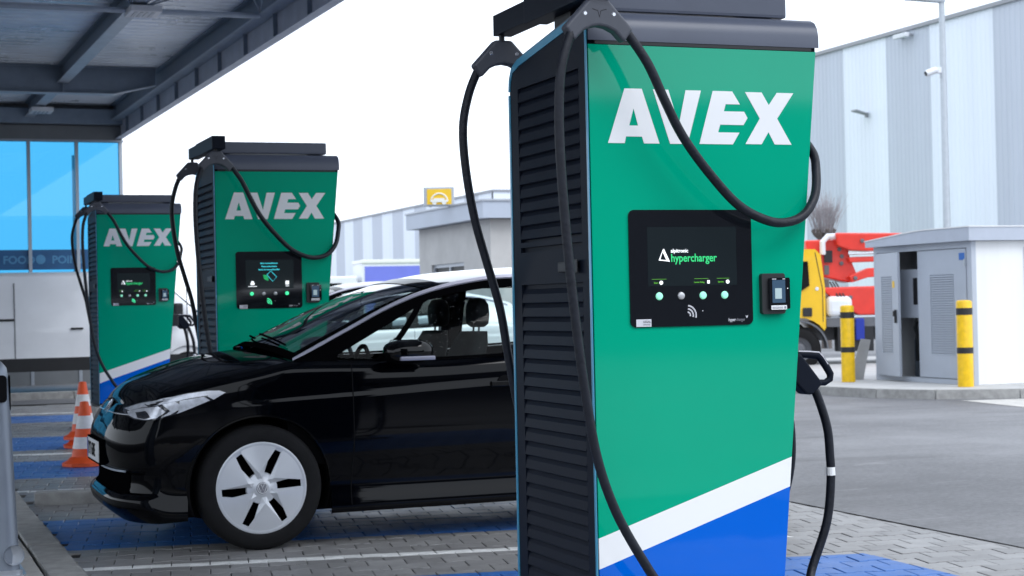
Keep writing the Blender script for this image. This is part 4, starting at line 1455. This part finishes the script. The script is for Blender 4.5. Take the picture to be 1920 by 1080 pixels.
        for hx in (2.29, 3.28):
            p = side_at(hx, .868, sgn, 0)
            MB().lathe([(0, 0), (.05, .0), (.053, .004)], 20, 'y', (hx, p[1], .866)).build('handle_recess', M_DARKIN, root)
            MB().box(hx - .09, hx + .07, p[1] - .012 + .012 * (sgn > 0) - .004, p[1] + .012 * (sgn > 0) + .004, .855, .885, bev=.004).build('door_handle', M_CARGLOSS, root)
        build_wheel(root, XW1, sgn * .895, sgn, detail and sgn < 0)
        build_wheel(root, XW2, sgn * .895, sgn, detail and sgn < 0)
        # head and tail lamps
        def patch(poly, name, m, par, out, sub=3):
            bm = bmesh.new()
            vs_ = [bm.verts.new((x, 0, z)) for x, z in poly]
            bm.faces.new(vs_)
            bmesh.ops.triangulate(bm, faces=bm.faces[:])
            bmesh.ops.subdivide_edges(bm, edges=bm.edges[:], cuts=sub, use_grid_fill=True)
            bm.verts.index_update()
            V = [side_at(q.co.x, q.co.z, sgn, out) for q in bm.verts]
            F = [[q.index for q in f.verts] for f in bm.faces]
            bm.free()
            return MB().add(V, F).build(name, m, par, smooth=True, ang=70)
        HL = [(.155, .775), (.165, .795), (.22, .820), (.33, .858), (.46, .882), (.56, .893), (.625, .892), (.660, .878), (.585, .838), (.50, .806), (.40, .770), (.30, .742), (.23, .731), (.185, .738), (.162, .755)]
        hl = patch(HL, 'headlight', M_LAMPD, root, .003)
        if detail:
            patch([(.165, .792), (.22, .817), (.33, .855), (.46, .879), (.56, .890), (.62, .889), (.575, .868), (.46, .853), (.33, .830), (.23, .800), (.18, .782)], 'light_guide', M_LAMPC, hl, .0055)
            patch([(.555, .885), (.62, .890), (.655, .878), (.590, .842), (.560, .858)], 'light_guide', M_LAMPT, hl, .007)
            patch([(.168, .778), (.225, .796), (.30, .812), (.335, .782), (.29, .748), (.235, .737), (.19, .744), (.170, .758)], 'reflector', M_LAMPC, hl, .0055)
            patch([(.20, .775), (.245, .785), (.26, .752), (.235, .742), (.205, .746)], 'projector', M_LAMPD, hl, .0065)
            patch([(.32, .822), (.385, .836), (.43, .806), (.36, .766), (.31, .750), (.36, .785)], 'reflector', M_LAMPC, hl, .0055)
            patch([(.41, .840), (.54, .858), (.57, .838), (.49, .806), (.40, .772), (.39, .772), (.465, .812)], 'reflector', M_LAMPC, hl, .0055)
        tl = MB()
        patch([(3.98, .93), (4.10, .955), (4.14, .90), (4.12, .86), (4.0, .87)], 'rear_lamp', M_RED, root, .003)
    # floor pan, dashboard, seats, wheel
    MB().box(.35, 4.0, -.60, .60, .17, .34).build('underbody', M_DARKIN, root)
    MB().box(1.25, 3.6, -.82, .82, .34, .42).build('floor', M_DARKIN, root)
    MB().prism([(1.02, .45), (1.02, .98), (1.12, 1.035), (1.38, 1.03), (1.50, .97), (1.48, .8), (1.40, .45)], 'y', -.80, .80).build('dashboard', M_DARKIN, root)
    for sgn in (-1, 1):
        MB().box(1.3, 3.6, sgn * .83 - .03, sgn * .83 + .03, .40, .985).build('door_lining', M_DARKIN, root)
    st = MB().tube([(1.56 + .06 * math.sin(t) * .4, -.38 + .18 * math.cos(t), .93 + .17 * math.sin(t)) for t in np.linspace(0, 2 * math.pi, 24)], .015, 6).build('steering_wheel', M_CARPLAS, root)
    build_seat(root, 2.05, -.38)
    build_seat(root, 2.05, .38)
    build_seat(root, 2.95, -.38)
    build_seat(root, 2.95, .38)
    if detail:
        rd_ = random.Random(11)
        dr = MB()
        for _ in range(150):
            x_, f_ = rd_.uniform(1.75, 2.42), rd_.uniform(.10, .86)
            if f_ > .97 * (x_ - 1.56) / .33:
                continue
            c_ = glass_pt(x_, f_, -1, .0022)
            r_ = rd_.uniform(.0009, .0019)
            dr.lathe([(0, -r_ * .6), (r_ * .7, -r_ * .4), (r_, 0)], 6, 'y', c_)
        tag(dr.build('water_drops', mat('water_drop', (.42, .46, .48), .05, var=0, spec=0.8), root, smooth=True), kind='stuff')
    # front details
    ft = MB()
    gr = []
    for i in range(len(PQ)):
        if PQ[i][1] > .62 or PQ[i][0] > 1:
            break
        gr.append(i)
    mb = MB()
    for sgn in (-1, 1):
        mb.grid([[wall_pt(i, z, sgn, .004) for z in np.linspace(.325, .445, 8)] for i in gr])
    mb.build('air_intake', M_CARPLAS, root)
    if detail:
        mb = MB()
        for sgn in (-1, 1):
            mb.tube([wall_pt(i, .448, sgn, .010) for i in gr if True], .006, 6)
        mb.build('intake_trim', M_STEELL, root)
        # plate, tilted a little with the bumper
        pm = MB().box(.038, .054, -.26, .26, .475, .595, bev=.003).build('number_plate', M_PLATE, root)
        MB().box(.0365, .0378, .215, .257, .478, .592).build('plate_band', M_PLATEB, pm)
        text('1Y7 630E', .105, M_DARKIN, pm, .0365, .205, .502, rot=(math.pi / 2, 0, -math.pi / 2), bold=.002, sx=.80)
        MB().box(.042, .08, -.275, .275, .462, .606, bev=.004).build('plate_holder', M_CARPLAS, root)
        # round emblem on the nose
        n = Vector((-.86, 0, .5)).normalized()
        c = Vector((.128, 0, .762))
        upv = Vector((.5, 0, .86)).normalized()
        dk = MB()
        ring = [c + Vector((0, 1, 0)) * (.072 * math.cos(t)) + upv * (.072 * math.sin(t)) for t in np.linspace(0, 2 * math.pi, 33)[:-1]]
        dk.add([p - n * .03 for p in ring] + [p for p in ring], [tuple(range(32, 64))] + [(i, (i + 1) % 32, 32 + (i + 1) % 32, 32 + i) for i in range(32)])
        e = dk.build('emblem_plate', M_CARPLAS, root)
        vw_badge(e, c, (0, -1, 0), upv, .072, M_CHROME, n)
        # thin light strip joining the lamps
        pts = []
        for sgn in (-1,):
            i2 = [i for i in range(len(PQ)) if .08 < PQ[i][1] < .66 and PQ[i][0] < .2]
            for s2 in (-1, 1):
                MB().tube([wall_pt(i, .760, s2, .000) for i in i2], .004, 6).build('light_strip', M_LAMPC, root)
    return root
build_car((1.173, 10.235, 0), 0, 'glossy black hatchback parked between the two nearest charging stations', M_CARBLK, True)
build_car((4.5, 23.4, 0), R_(-4), 'white car seen behind the black car windscreen', M_CARWHT, False)
build_car((4.9, 26.7, 0), R_(-3), 'grey car parked just behind the white car', M_CARGRY, False, scale=(1.05, 1.0, 1.12))

# ------------------------------------------------------------------ white van
M_VAN = mat('van_white', (0.82, 0.84, 0.88), 0.28, coat=0.7, var=0.05, scale=1.5)
M_VANS = mat('van_seam', (0.22, 0.23, 0.25), 0.6, var=0.05)
vn = thing('van', 'white panel van with black sills parked in front of the blue glass', 'van', (-0.3, 29.0, 0))
vb = MB()
rows = []
# stations along the van, nose to the right: x, top, half width
for x, zt, hw in ((0, 1.6, .80), (.05, 1.85, .88), (.2, 1.98, .93), (.6, 2.03, .95), (2.5, 2.05, .95), (4.2, 2.05, .95), (4.7, 2.0, .94), (5.1, 1.78, .93), (5.5, 1.40, .92), (5.75, 1.15, .90), (6.2, 1.0, .87), (6.45, .85, .80), (6.55, .65, .72)):
    sec = [(1.0, .42), (1.0, .60), (.995, .64), (1.0, .9), (1.0, 1.12), (.985, 1.2), (.985, 1.34), (.97, 1.42), (.95, 1.7), (.93, 1.86), (.88, 1.97), (.75, 2.03), (.4, 2.05), (0, 2.05)]
    pr = [(1 - hw * f + 0, .42 + (z - .42) * (zt - .42) / 1.63) for f, z in sec]
    full = pr + [(1 + hw * f, .42 + (z - .42) * (zt - .42) / 1.63) for f, z in sec[::-1][1:]]
    rows.append([(x, y, z) for y, z in full])
vb.grid(rows)
vb.add(rows[0], [tuple(range(len(rows[0])))])
vb.add(rows[-1], [tuple(range(len(rows[-1])))])
vb.build('body', M_VAN, vn, smooth=True, ang=35)
MB().box(.0, 6.5, .03, 1.97, .40, .60).box(.05, 6.3, .045, .049, .42, .62).build('sill', M_BLACK, vn)
for x in (2.53, 4.35, 5.35):
    MB().tube([(x, .055, .62), (x, .045, .9), (x, .052, 1.12), (x, .068, 1.4), (x, .09, 1.7), (x, .11, 1.86)], .010, 6).build('door_seam', M_VANS, vn)
MB().box(.6, 2.52, .05, .066, 1.235, 1.275).build('door_rail', M_BLACK, vn)
for x in (3.42, 4.5):
    MB().box(x, x + .2, .02, .05, 1.075, 1.11, bev=.01).build('door_handle', M_BLACK, vn)
MB().prism(rrect(4.52, 5.12, 1.36, 1.80, .10), 'y', .055, .10).build('window', M_CARGLOSS, vn)
MB().add([(4.80, .2, 2.0), (4.80, 1.8, 2.0), (5.72, 1.8, 1.2), (5.72, .2, 1.2)], [(0, 1, 2, 3)]).build('windscreen', M_CARGLOSS, vn)
MB().box(5.1, 5.25, -.16, .06, 1.22, 1.48, bev=.04).build('wing_mirror', M_BLACK, vn)
for x in (1.55, 5.35):
    for y in (.06, 1.94):
        t = MB().lathe([(.2, 0), (.3, -.01), (.335, .03), (.335, .2), (.2, .22)] if y < 1 else [(.2, 0), (.3, .01), (.335, -.03), (.335, -.2), (.2, -.22)], 32, 'y', (x, y, .335)).build('wheel', M_TYRE, vn, smooth=True, ang=50)
        MB().lathe([(.21, .03), (.18, .02), (.06, .0), (0, -.01)] if y < 1 else [(.21, -.03), (.18, -.02), (.06, 0), (0, .01)], 24, 'y', (x, y, .335)).build('rim', M_COVER, t, smooth=True)
        MB().lathe([(.40, -.012 if y < 1 else .012), (.40, .25 if y < 1 else -.25), (0, .25 if y < 1 else -.25)], 24, 'y', (x, y - .0, .36), a0=-.1, a1=math.pi + .1).build('wheel_arch', M_BLACK, vn)

# ------------------------------------------------------------------ litter bin
M_BIN = mat('bin_metal', (0.22, 0.25, 0.30), 0.38, metal=0.35, var=0.08, scale=3, rvar=0.08)
M_BIN2 = mat('bin_edge', (0.42, 0.45, 0.5), 0.3, metal=0.5, var=0.05)
bn = thing('litter_bin', 'grey metal litter bin with rounded top at the left picture edge', 'litter bin', (.45, 8.98, .022))
bb_ = MB()
rings = []
for z, hw, hd in ((.0, .235, .19), (.05, .232, .188), (.5, .215, .178), (.9, .200, .168), (1.0, .195, .165), (1.045, .188, .158), (1.075, .165, .138), (1.09, .12, .10), (1.095, .0, .0)):
    rg = rrect(-max(hw, .001), max(hw, .001), -max(hd, .001), max(hd, .001), max(min(.07, hw * .5, hd * .5), .0005), 4)
    rings.append([(x, y, z) for x, y in rg] + [(rg[0][0], rg[0][1], z)])
bb_.grid(rings)
bb_.build('body', M_BIN, bn, smooth=True, ang=50, weld=.0003)
MB().prism(rrect(-.26, .26, -.215, .215, .06, 4), 'z', -.002, .022).prism(rrect(-.245, .245, -.20, .20, .06, 4), 'z', .022, .045).build('base', M_BIN2, bn)
for s in (-1, 1):
    MB().prism(rrect(-.182, .182, .875, 1.01, .02), 'y', s * .172 - .006, s * .172 + .006).build('slot', M_DARKIN, bn)
so_ = MB()
so_.prism(rrect(-.125, .125, .83, 1.005, .03), 'x', .199, .203)
so_.build('slot', M_DARKIN, bn)
MB().lathe([(.0, .03), (.045, .025), (.05, .0)], 18, 'y', (.20, -.205, .12)).build('pedal', M_BIN2, bn, smooth=True)

# ------------------------------------------------------------------ cones
M_CONE = mat('cone_orange', (0.80, 0.09, 0.012), 0.5, var=0.10, scale=12)
M_CONEW = mat('cone_white', (0.72, 0.72, 0.72), 0.5, var=0.10, scale=20)
def cone(loc, label, h):
    t = thing('traffic_cone', label, 'traffic cone', loc, random.uniform(0, 1), 'traffic cones by the far charger')
    rr = lambda z: .125 + (.036 - .125) * (z - .03) / (h - .03)
    base = [(.2 * math.cos(R_(a)), .2 * math.sin(R_(a))) for a in range(0, 360, 45)]
    MB().prism(base, 'z', 0, .03).lathe([(.195, .03), (.15, .05), (.13, .075), (rr(.08), .08)], 28).build('base', M_CONE, t, smooth=True, ang=40)
    MB().lathe([(rr(.075), .07), (rr(h), h - .004), (.02, h), (.018, h - .02)], 28).build('body', M_CONE, t, smooth=True, ang=40)
    for a, b in ((.27, .45), (.58, .78)):
        MB().lathe([(rr(h * a) + .0015, h * a), (rr(h * b) + .0015, h * b)], 28).build('reflective_band', M_CONEW, t, smooth=True)
cone((1.75, 15.34, .003), 'orange and white traffic cone standing nearest the black car', .56)
cone((1.975, 17.45, .003), 'lower cone of the nested pair behind the single cone', .56)
cone((1.978, 17.45, .085), 'upper cone of the nested pair behind the single cone', .57)

# ------------------------------------------------------------------ bollards
M_BOLY = mat('bollard_yellow', (0.82, 0.50, 0.0), 0.45, coat=0.2, var=0.14, scale=10, rvar=0.1)
M_BOLB = mat('bollard_black', (0.02, 0.02, 0.022), 0.5, var=0.1)
def bollard(loc, label, h=1.12, r=.097):
    t = thing('bollard', label, 'bollard', loc, 0, 'yellow and black steel bollards')
    MB().lathe([(r, 0), (r, h - .03), (r * .9, h - .008), (r * .6, h), (0, h + .002)], 28).build('post', M_BOLY, t, smooth=True, ang=50)
    for a, b in ((.385, .455), (.83, .91)):
        MB().lathe([(r + .002, h * a), (r + .002, h * b)], 28).build('stripe', M_BOLB, t, smooth=True)
bollard((13.11, 21.2, .12), 'yellow and black bollard beside the crane truck, left of the kiosk', 1.10, .098)
bollard((13.50, 18.95, .12), 'yellow and black bollard in front of the kiosk corner', 1.14, .104)
bollard((8.45, 24.6, 0.0), 'yellow and black bollard seen through the black car quarter window', 1.1, .1)

M_GALV = mat('galvanised_post', (0.45, 0.49, 0.53), 0.45, metal=0.35, var=0.06, scale=10)
# ------------------------------------------------------------------ transformer kiosk
M_KG = mat('kiosk_grey', (0.44, 0.48, 0.55), 0.45, var=0.04, scale=2)
M_KD = mat('kiosk_door_grey', (0.40, 0.44, 0.51), 0.4, var=0.05, scale=2)
M_KW = mat('kiosk_white', (0.78, 0.79, 0.80), 0.6, var=0.05, scale=3, streak=True)
M_KR = mat('kiosk_roof', (0.44, 0.48, 0.56), 0.4, var=0.04)
M_NAVY = mat('kiosk_badge_blue', (0.02, 0.13, 0.45), 0.4, var=0.05)
kk = thing('transformer_kiosk', 'white and grey transformer kiosk with one louvred door ajar', 'kiosk', (13.78, 19.17, .12))
kk.scale = (1, 1, .945)
D = 2.33
# shell with an open left side, doors set in it
sh = MB()
sh.box(.05, 4.5, 0, .08, .0, 2.04).box(.05, 4.5, D - .08, D, 0, 2.04).box(4.42, 4.5, .08, D - .08, 0, 2.04)
sh.build('wall', M_KW, kk)
MB().box(0.0, .07, -.02, .09, 0, 2.04).box(0.0, .07, D - .05, D + .02, 0, 2.04).box(0.0, .07, .09, D - .05, 1.95, 2.04).box(0, .07, .09, D - .05, 0, .07).build('door_frame', M_KG, kk)
MB().box(.07, 4.42, .08, D - .08, .0, .03).build('floor', M_CONC, kk)
rfp = [(-.1, 2.045), (D + .1, 2.045), (D + .1, 2.13), (D * .52, 2.225), (D * .40, 2.235), (-.1, 2.235)]
MB().prism(rfp, 'x', -.09, 4.6).build('roof', M_KR, kk)
MB().prism([(-.11, 2.236), (D * .40, 2.236), (D * .52, 2.226), (D + .11, 2.131), (D + .11, 2.146), (D * .52, 2.243), (D * .4, 2.252), (-.11, 2.252)], 'x', -.10, 4.61).build('roof_edge', M_KW, kk)
def louvre_door(name, w, h, lv, par, loc, rz):
    d = bpy.data.objects.new(name, None)
    mb = MB()
    lx0, lx1, lz0, lz1 = lv
    mb.box(0, .035, 0, lx0, 0, h).box(0, .035, lx1, w, 0, h).box(0, .035, lx0, lx1, 0, lz0).box(0, .035, lx0, lx1, lz1, h).box(.022, .034, lx0, lx1, lz0, lz1)
    o = mb.build(name, M_KD, par, loc=loc)
    o.rotation_euler = (0, 0, rz)
    sm0 = None
    n = int((lz1 - lz0) / .034)
    for k in range(n):
        z = lz0 + (k + .5) * (lz1 - lz0) / n
        if sm0 is None:
            s_ = MB()
            s_.add([(.020, lx0, .016), (.020, lx1, .016), (-.004, lx1, -.010), (-.004, lx0, -.010), (.003, lx0, -.016), (.003, lx1, -.016)], [(0, 1, 2, 3), (3, 2, 5, 4)])
            sm0 = s_.build('louvre', M_KG, o, loc=(0, 0, z))
        else:
            link('louvre', sm0.data, o, (0, 0, z))
    return o
d2 = louvre_door('door', 1.12, 1.86, (.27, .83, .33, 1.5), kk, (-.012, .10, .08), 0)
MB().box(-.006, 0, .02, .14, 1.70, 1.80).build('badge', M_NAVY, d2)
for z in (.2, .95, 1.66):
    MB().lathe([(0, -.05), (.014, -.05), (.014, .05), (0, .05)], 10, 'z', (-.012, .01, z)).build('hinge', M_GALV, d2)
# ajar leaf: hinge on the far side, swung outwards
w1 = .80
d1 = louvre_door('door', w1, 1.86, (.22, .62, .33, 1.5), kk, (-.0, 0, .08), 0)
ang = R_(11)
d1.location = (-.015 - w1 * math.sin(ang), D - .06 - w1 * math.cos(ang), .08)
d1.rotation_euler = (0, 0, -ang)
MB().box(-.03, 0, .06, .10, .80, 1.0, bev=.01).box(-.05, -.03, .07, .09, .9, .98).build('door_handle', M_BLACK, d1)
MB().box(-.004, 0, .12, .20, 1.33, 1.43).build('warning_label', M_YEL, d1)
eq = MB().box(.10, .8, .9, 2.2, .95, 1.68, bev=.01).build('switchgear', M_KG, kk)
MB().box(.094, .10, 1.40, 1.50, 1.15, 1.55, bev=.002).build('cover', M_BLACK, eq)
MB().box(.092, .10, 1.25, 1.32, 1.45, 1.56).build('cover', M_KW, eq)
MB().box(.22, 1.0, 1.32, 1.42, .03, .93).box(.5, 1.0, .9, 2.1, .03, .6).build('switchgear', M_STEEL, kk)
MB().box(.15, .2, 1.5, 1.56, .3, .9).box(.15, .2, 1.25, 1.3, .15, .8).build('conduit', M_BLACK, kk)
for q in range(4):
    MB().tube([(.15, 1.22 + q * .1, .95), (.12, 1.23 + q * .1, .8), (.17, 1.22 + q * .1, .6)], .018, 6).build('cable', M_BLACK, kk)
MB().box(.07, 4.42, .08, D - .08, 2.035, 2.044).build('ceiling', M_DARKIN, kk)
# front face: second louvred door further along the white wall
fd = MB().box(.86, 1.95, -.02, 0.0, .35, 1.95).build('door', M_KD, kk)
ls = None
for k in range(42):
    z = .5 + k * .032
    if ls is None:
        ls = MB().add([(.93, -.022, .014), (1.88, -.022, .014), (1.88, -.042, -.008), (.93, -.042, -.008), (.93, -.035, -.015), (1.88, -.035, -.015)], [(0, 1, 2, 3), (3, 2, 5, 4)]).build('louvre', M_KG, fd, loc=(0, 0, z))
    else:
        link('louvre', ls.data, fd, (0, 0, z))
lp = thing('leaning_panel', 'grey folded metal panel leaning on the left end of the kiosk', 'panel', (13.62, 21.62, .12), R_(0))
MB().add([(-.18, .1, 0), (.08, .12, 0), (.14, .0, .58), (-.02, -.0, .60), (-.16, .14, 0), (.1, .16, 0), (.16, .04, .58), (.0, .04, .60)], [(0, 1, 2, 3), (4, 5, 6, 7), (0, 1, 5, 4), (1, 2, 6, 5), (2, 3, 7, 6), (3, 0, 4, 7)]).build('sheet', M_CONC, lp)

# ------------------------------------------------------------------ lamp post with camera
M_GALV = mat('galvanised_post', (0.45, 0.49, 0.53), 0.45, metal=0.35, var=0.06, scale=10)
lpst = thing('lamp_post', 'slim galvanised lamp post rising behind the kiosk', 'lamp post', (23.66, 33.8, 0), -R_(20.65))
MB().lathe([(.11, 0), (.11, .9), (.095, 1.0), (.07, 8.3)], 16, 'z').build('post', M_GALV, lpst, smooth=True, ang=40)
MB().box(-.85, .10, -.14, .14, 8.28, 8.36, bev=.02).prism([(-.80, 8.28), (-.2, 8.22), (.06, 8.2), (.08, 8.28)], 'y', -.1, .1).build('lamp_head', M_GALV, lpst)
cc = thing('security_camera', 'white bullet security camera clamped to the lamp post', 'camera', (23.66, 33.8, 6.6), -R_(20.65))
MB().tube([(-.16, -.02, .02), (-.36, -.05, -.05), (-.42, -.06, -.07)], [.075, .08, .075], 14).build('camera_body', M_LAMPW, cc, smooth=True, ang=50)
MB().tube([(-.42, -.06, -.07), (-.435, -.062, -.075)], .055, 12).build('lens', M_BLACK, cc)
MB().box(-.16, -.04, -.06, .06, -.06, .08, bev=.02).tube([(-.06, 0, -.06), (-.1, -.02, -.16), (-.04, -.02, -.2), (-.02, 0, -.14)], .012, 6).build('bracket', M_LAMPW, cc)

# ------------------------------------------------------------------ pollard tree
M_BARK = mat('bark', (0.13, 0.11, 0.10), 0.9, var=0.3, scale=20, bump=0.5)
M_TWIG = mat('twig', (0.36, 0.33, 0.34), 0.9, var=0.2, scale=20)
tr_ = thing('tree', 'bare pollarded tree in front of the striped warehouse', 'tree', (23.6, 39.2, 0))
rnd = random.Random(4)
tk = MB().tube([(0, 0, 0), (.02, 0, 1.2), (-.01, .02, 2.3), (0, 0, 2.9), (0, 0, 3.15)], [.14, .11, .10, .17, .1], 12)
for k in range(7):
    a = k * .9
    tk.tube([(0, 0, 2.85), (.22 * math.cos(a), .22 * math.sin(a), 3.02), (.3 * math.cos(a), .3 * math.sin(a), 3.14)], [.09, .075, .05], 7)
tk.build('trunk', M_BARK, tr_, smooth=True, ang=60)
tw = MB()
for k in range(150):
    a = rnd.uniform(0, 6.28)
    r = rnd.uniform(.05, .3)
    o = Vector((r * math.cos(a), r * math.sin(a), 3.05))
    d = Vector((math.cos(a) * rnd.uniform(0, .5), math.sin(a) * rnd.uniform(0, .5), 1)).normalized()
    L = rnd.uniform(.5, 1.15)
    p1 = o + d * L * .5 + Vector((rnd.uniform(-.04, .04), rnd.uniform(-.04, .04), 0))
    p2 = o + d * L + Vector((rnd.uniform(-.1, .1), rnd.uniform(-.1, .1), 0))
    tw.tube([o, p1, p2], [.010, .007, .003], 4)
    tw.tube([p1, p1 + (d + Vector((rnd.uniform(-.5, .5), rnd.uniform(-.5, .5), 0))) * .3], [.005, .002], 4)
tw.build('crown', M_TWIG, tr_)

# ------------------------------------------------------------------ yellow truck with folded red crane
M_TY = mat('truck_yellow', (0.80, 0.47, 0.005), 0.3, coat=0.5, var=0.05)
M_TR = mat('crane_red', (0.70, 0.035, 0.02), 0.35, coat=0.4, var=0.10, scale=4)
M_TG = mat('truck_mudguard', (0.12, 0.125, 0.14), 0.6, var=0.1)
tk = thing('crane_truck', 'yellow truck with a folded red crane behind the left bollard', 'truck', (15.22, 28.42, 0), -R_(20.65))
# local x to the right of the picture; cab nose to the left
def bevel(o, w_=.04):
    b = o.modifiers.new('b', 'BEVEL')
    b.width = w_
    b.segments = 3
    b.limit_method = 'ANGLE'
    return o
cab = [(-.55, .62), (-.62, 1.15), (-.50, 1.5), (-.22, 2.12), (.0, 2.24), (1.30, 2.22), (1.40, 2.12), (1.47, 1.5), (1.47, .80), (1.44, .74)] + [(.98 + .56 * math.cos(R_(t)), .42 + .56 * math.sin(R_(t))) for t in range(34, 160, 14)] + [(.42, .55), (.3, .5)]
c = bevel(MB().prism(cab, 'y', -.95, .95).build('cab', M_TY, tk), .06)
MB().prism([(.35, 1.36), (.48, 2.02), (1.16, 2.0), (1.18, 1.56), (.92, 1.40)], 'y', -.985, -.953).build('window', M_CARGLOSS, c)
MB().prism([(-.54, 1.5), (-.26, 2.06), (-.24, 2.06), (-.52, 1.5)], 'y', -.8, .8).build('windscreen', M_CARGLOSS, c)
bevel(MB().box(1.05, 1.22, -.985, -.955, 1.0, 1.16).build('door_handle', M_BLACK, c), .02)
MB().lathe([(0, -.01), (.03, -.008), (.035, 0)], 12, 'y', (1.32, -.953, 1.5)).build('marker', M_LAMPW, c)
MB().tube([(1.30, -.95, 2.16), (1.42, -.95, 1.5), (1.42, -.95, .9)], .008, 5).build('door_seam', M_BLACK, c)
ch_ = MB().box(-.3, 5.4, -.45, -.3, .55, .78).box(-.3, 5.4, .3, .45, .55, .78).box(1.5, 5.4, -.85, .85, .80, .95).build('chassis', M_TG, tk)
for x in (.98, 4.2):
    for s in (-1, 1):
        t = MB().lathe([(.22, 0), (.36, -.01 * -s), (.40, .03 * -s), (.40, .24 * -s), (.22, .25 * -s)], 28, 'y', (x, s * .93, .40)).build('wheel', M_TYRE, tk, smooth=True, ang=50)
        MB().lathe([(.23, .05 * -s), (.15, .08 * -s), (.08, .02 * -s), (0, .02 * -s)], 20, 'y', (x, s * .93, .40)).build('rim', M_TG, t, smooth=True)
        MB().lathe([(.50, -.03 * -s), (.53, -.03 * -s), (.53, .27 * -s), (.50, .27 * -s)], 24, 'y', (x, s * .93, .40), a0=0.02, a1=math.pi * .98).build('mudguard', M_TG, t, smooth=True, ang=40)
MB().box(1.7, 2.35, -.85, -.5, .35, .8).box(2.6, 3.2, -.85, -.5, .4, .8).build('tool_box', M_BLACK, tk)
bevel(MB().box(1.5, 1.98, -.9, -.45, .98, 1.36).build('tank', M_LAMPW, tk), .1)
bevel(MB().box(2.02, 2.18, -.9, -.8, .55, .95).build('control_lever_box', M_PLATEB, tk), .02)
bevel(MB().prism([(1.2, 2.40), (1.95, 2.40), (2.02, 2.05), (2.14, 1.75), (2.0, 1.60), (1.5, 1.72), (1.28, 1.62)], 'y', -.55, .1).build('crane_column', M_TR, tk), .03)
bevel(MB().prism([(1.72, 2.52), (5.6, 2.42), (5.6, 2.22), (2.3, 2.17), (2.0, 2.19), (1.75, 2.28)], 'y', -.75, -.35).build('boom', M_TR, tk), .03)
bevel(MB().prism([(1.95, 2.07), (5.5, 2.12), (5.5, 2.02), (1.98, 1.97)], 'y', -.70, -.5).build('boom', M_TR, tk), .02)
bevel(MB().prism([(1.95, 1.72), (2.3, 1.86), (5.4, 1.97), (5.4, 1.84), (2.3, 1.69), (2.0, 1.60)], 'y', -.74, -.45).build('boom', M_TR, tk), .02)
bevel(MB().prism([(1.40, 1.52), (5.3, 1.56), (5.3, 1.0), (2.1, 1.0), (1.72, 1.24)], 'y', -.8, -.2).build('outrigger', M_TR, tk), .03)
MB().tube([(1.95, -.72, 2.13), (5.2, -.74, 2.17)], .022, 8).build('cylinder', M_CHROME, tk)
MB().tube([(1.50, -.62, 2.13), (1.50, -.64, 2.36), (1.60, -.62, 2.46), (1.80, -.62, 2.46)], .055, 10).build('hose_guard', M_LAMPW, tk, smooth=True)
MB().box(1.53, 1.68, -.60, -.552, 1.98, 2.2).build('cover', M_BLACK, tk)
MB().box(1.53, 1.62, -.57, -.553, 1.76, 1.93).build('cover', M_TG, tk)
for x, z in ((1.82, 2.22), (1.85, 1.96), (1.86, 2.09), (2.06, 1.68), (1.95, 1.33), (2.2, 2.36)):
    MB().lathe([(0, -.03), (.035, -.025), (.04, 0)], 14, 'y', (x, -.82 if z < 1.4 else (-.77 if x > 2 else -.56), z)).build('pin', M_TG, tk, smooth=True)
for q in range(3):
    MB().tube([(1.62 + q * .05, -.62, 1.62), (1.72 + q * .06, -.84, 1.35), (1.70 + q * .1, -.86, 1.05), (1.85 + q * .1, -.84, .85)], .014, 6).build('hose', M_BLACK, tk, smooth=True)
bevel(MB().box(2.45, 2.95, -.9, -.6, .98, 1.12).build('marker_board', M_LAMPW, tk), .02)
bevel(MB().box(2.5, 2.7, -.93, -.9, 1.05, 1.18).build('hazard_marker', M_BOLY, tk), .01)

# ------------------------------------------------------------------ curtain-sided lorry far behind
M_TARP = mat('tarp_blue', (0.16, 0.19, 0.66), 0.5, var=0.05, scale=1)
lo = thing('lorry', 'white lorry with a violet blue curtain side behind the grey building', 'lorry', (20.3, 72.5, 0), R_(-6))
MB().box(0, 9.0, 0, 2.45, 1.0, 3.30).build('cargo_box', M_LAMPW, lo)
MB().box(.12, 8.9, -.02, 0, 1.1, 3.16).build('curtain', M_TARP, lo)
MB().box(-.04, 9.04, -.05, 2.5, 3.30, 3.46, bev=.03).build('roof_rail', M_SIGNW, lo)
bevel(MB().prism([(-2.0, .5), (-2.05, 1.5), (-1.75, 2.55), (-1.5, 2.75), (-.2, 2.75), (-.15, .5)], 'y', .1, 2.35).build('cab', M_LAMPW, lo), .08)
MB().prism([(-1.98, 1.6), (-1.74, 2.45), (-.9, 2.45), (-.9, 1.6)], 'y', .07, .1).build('window', M_CARGLOSS, lo)
MB().box(-1.8, 8.9, .6, 1.8, .6, 1.0).build('chassis', M_TG, lo)
for x in (-1.2, 5.8, 7.1):
    for y in (.05, 2.1):
        MB().lathe([(.0, 0), (.3, 0), (.48, .02), (.48, .28), (0, .3)], 24, 'y', (x, y, .48)).build('wheel', M_TYRE, lo, smooth=True, ang=50)
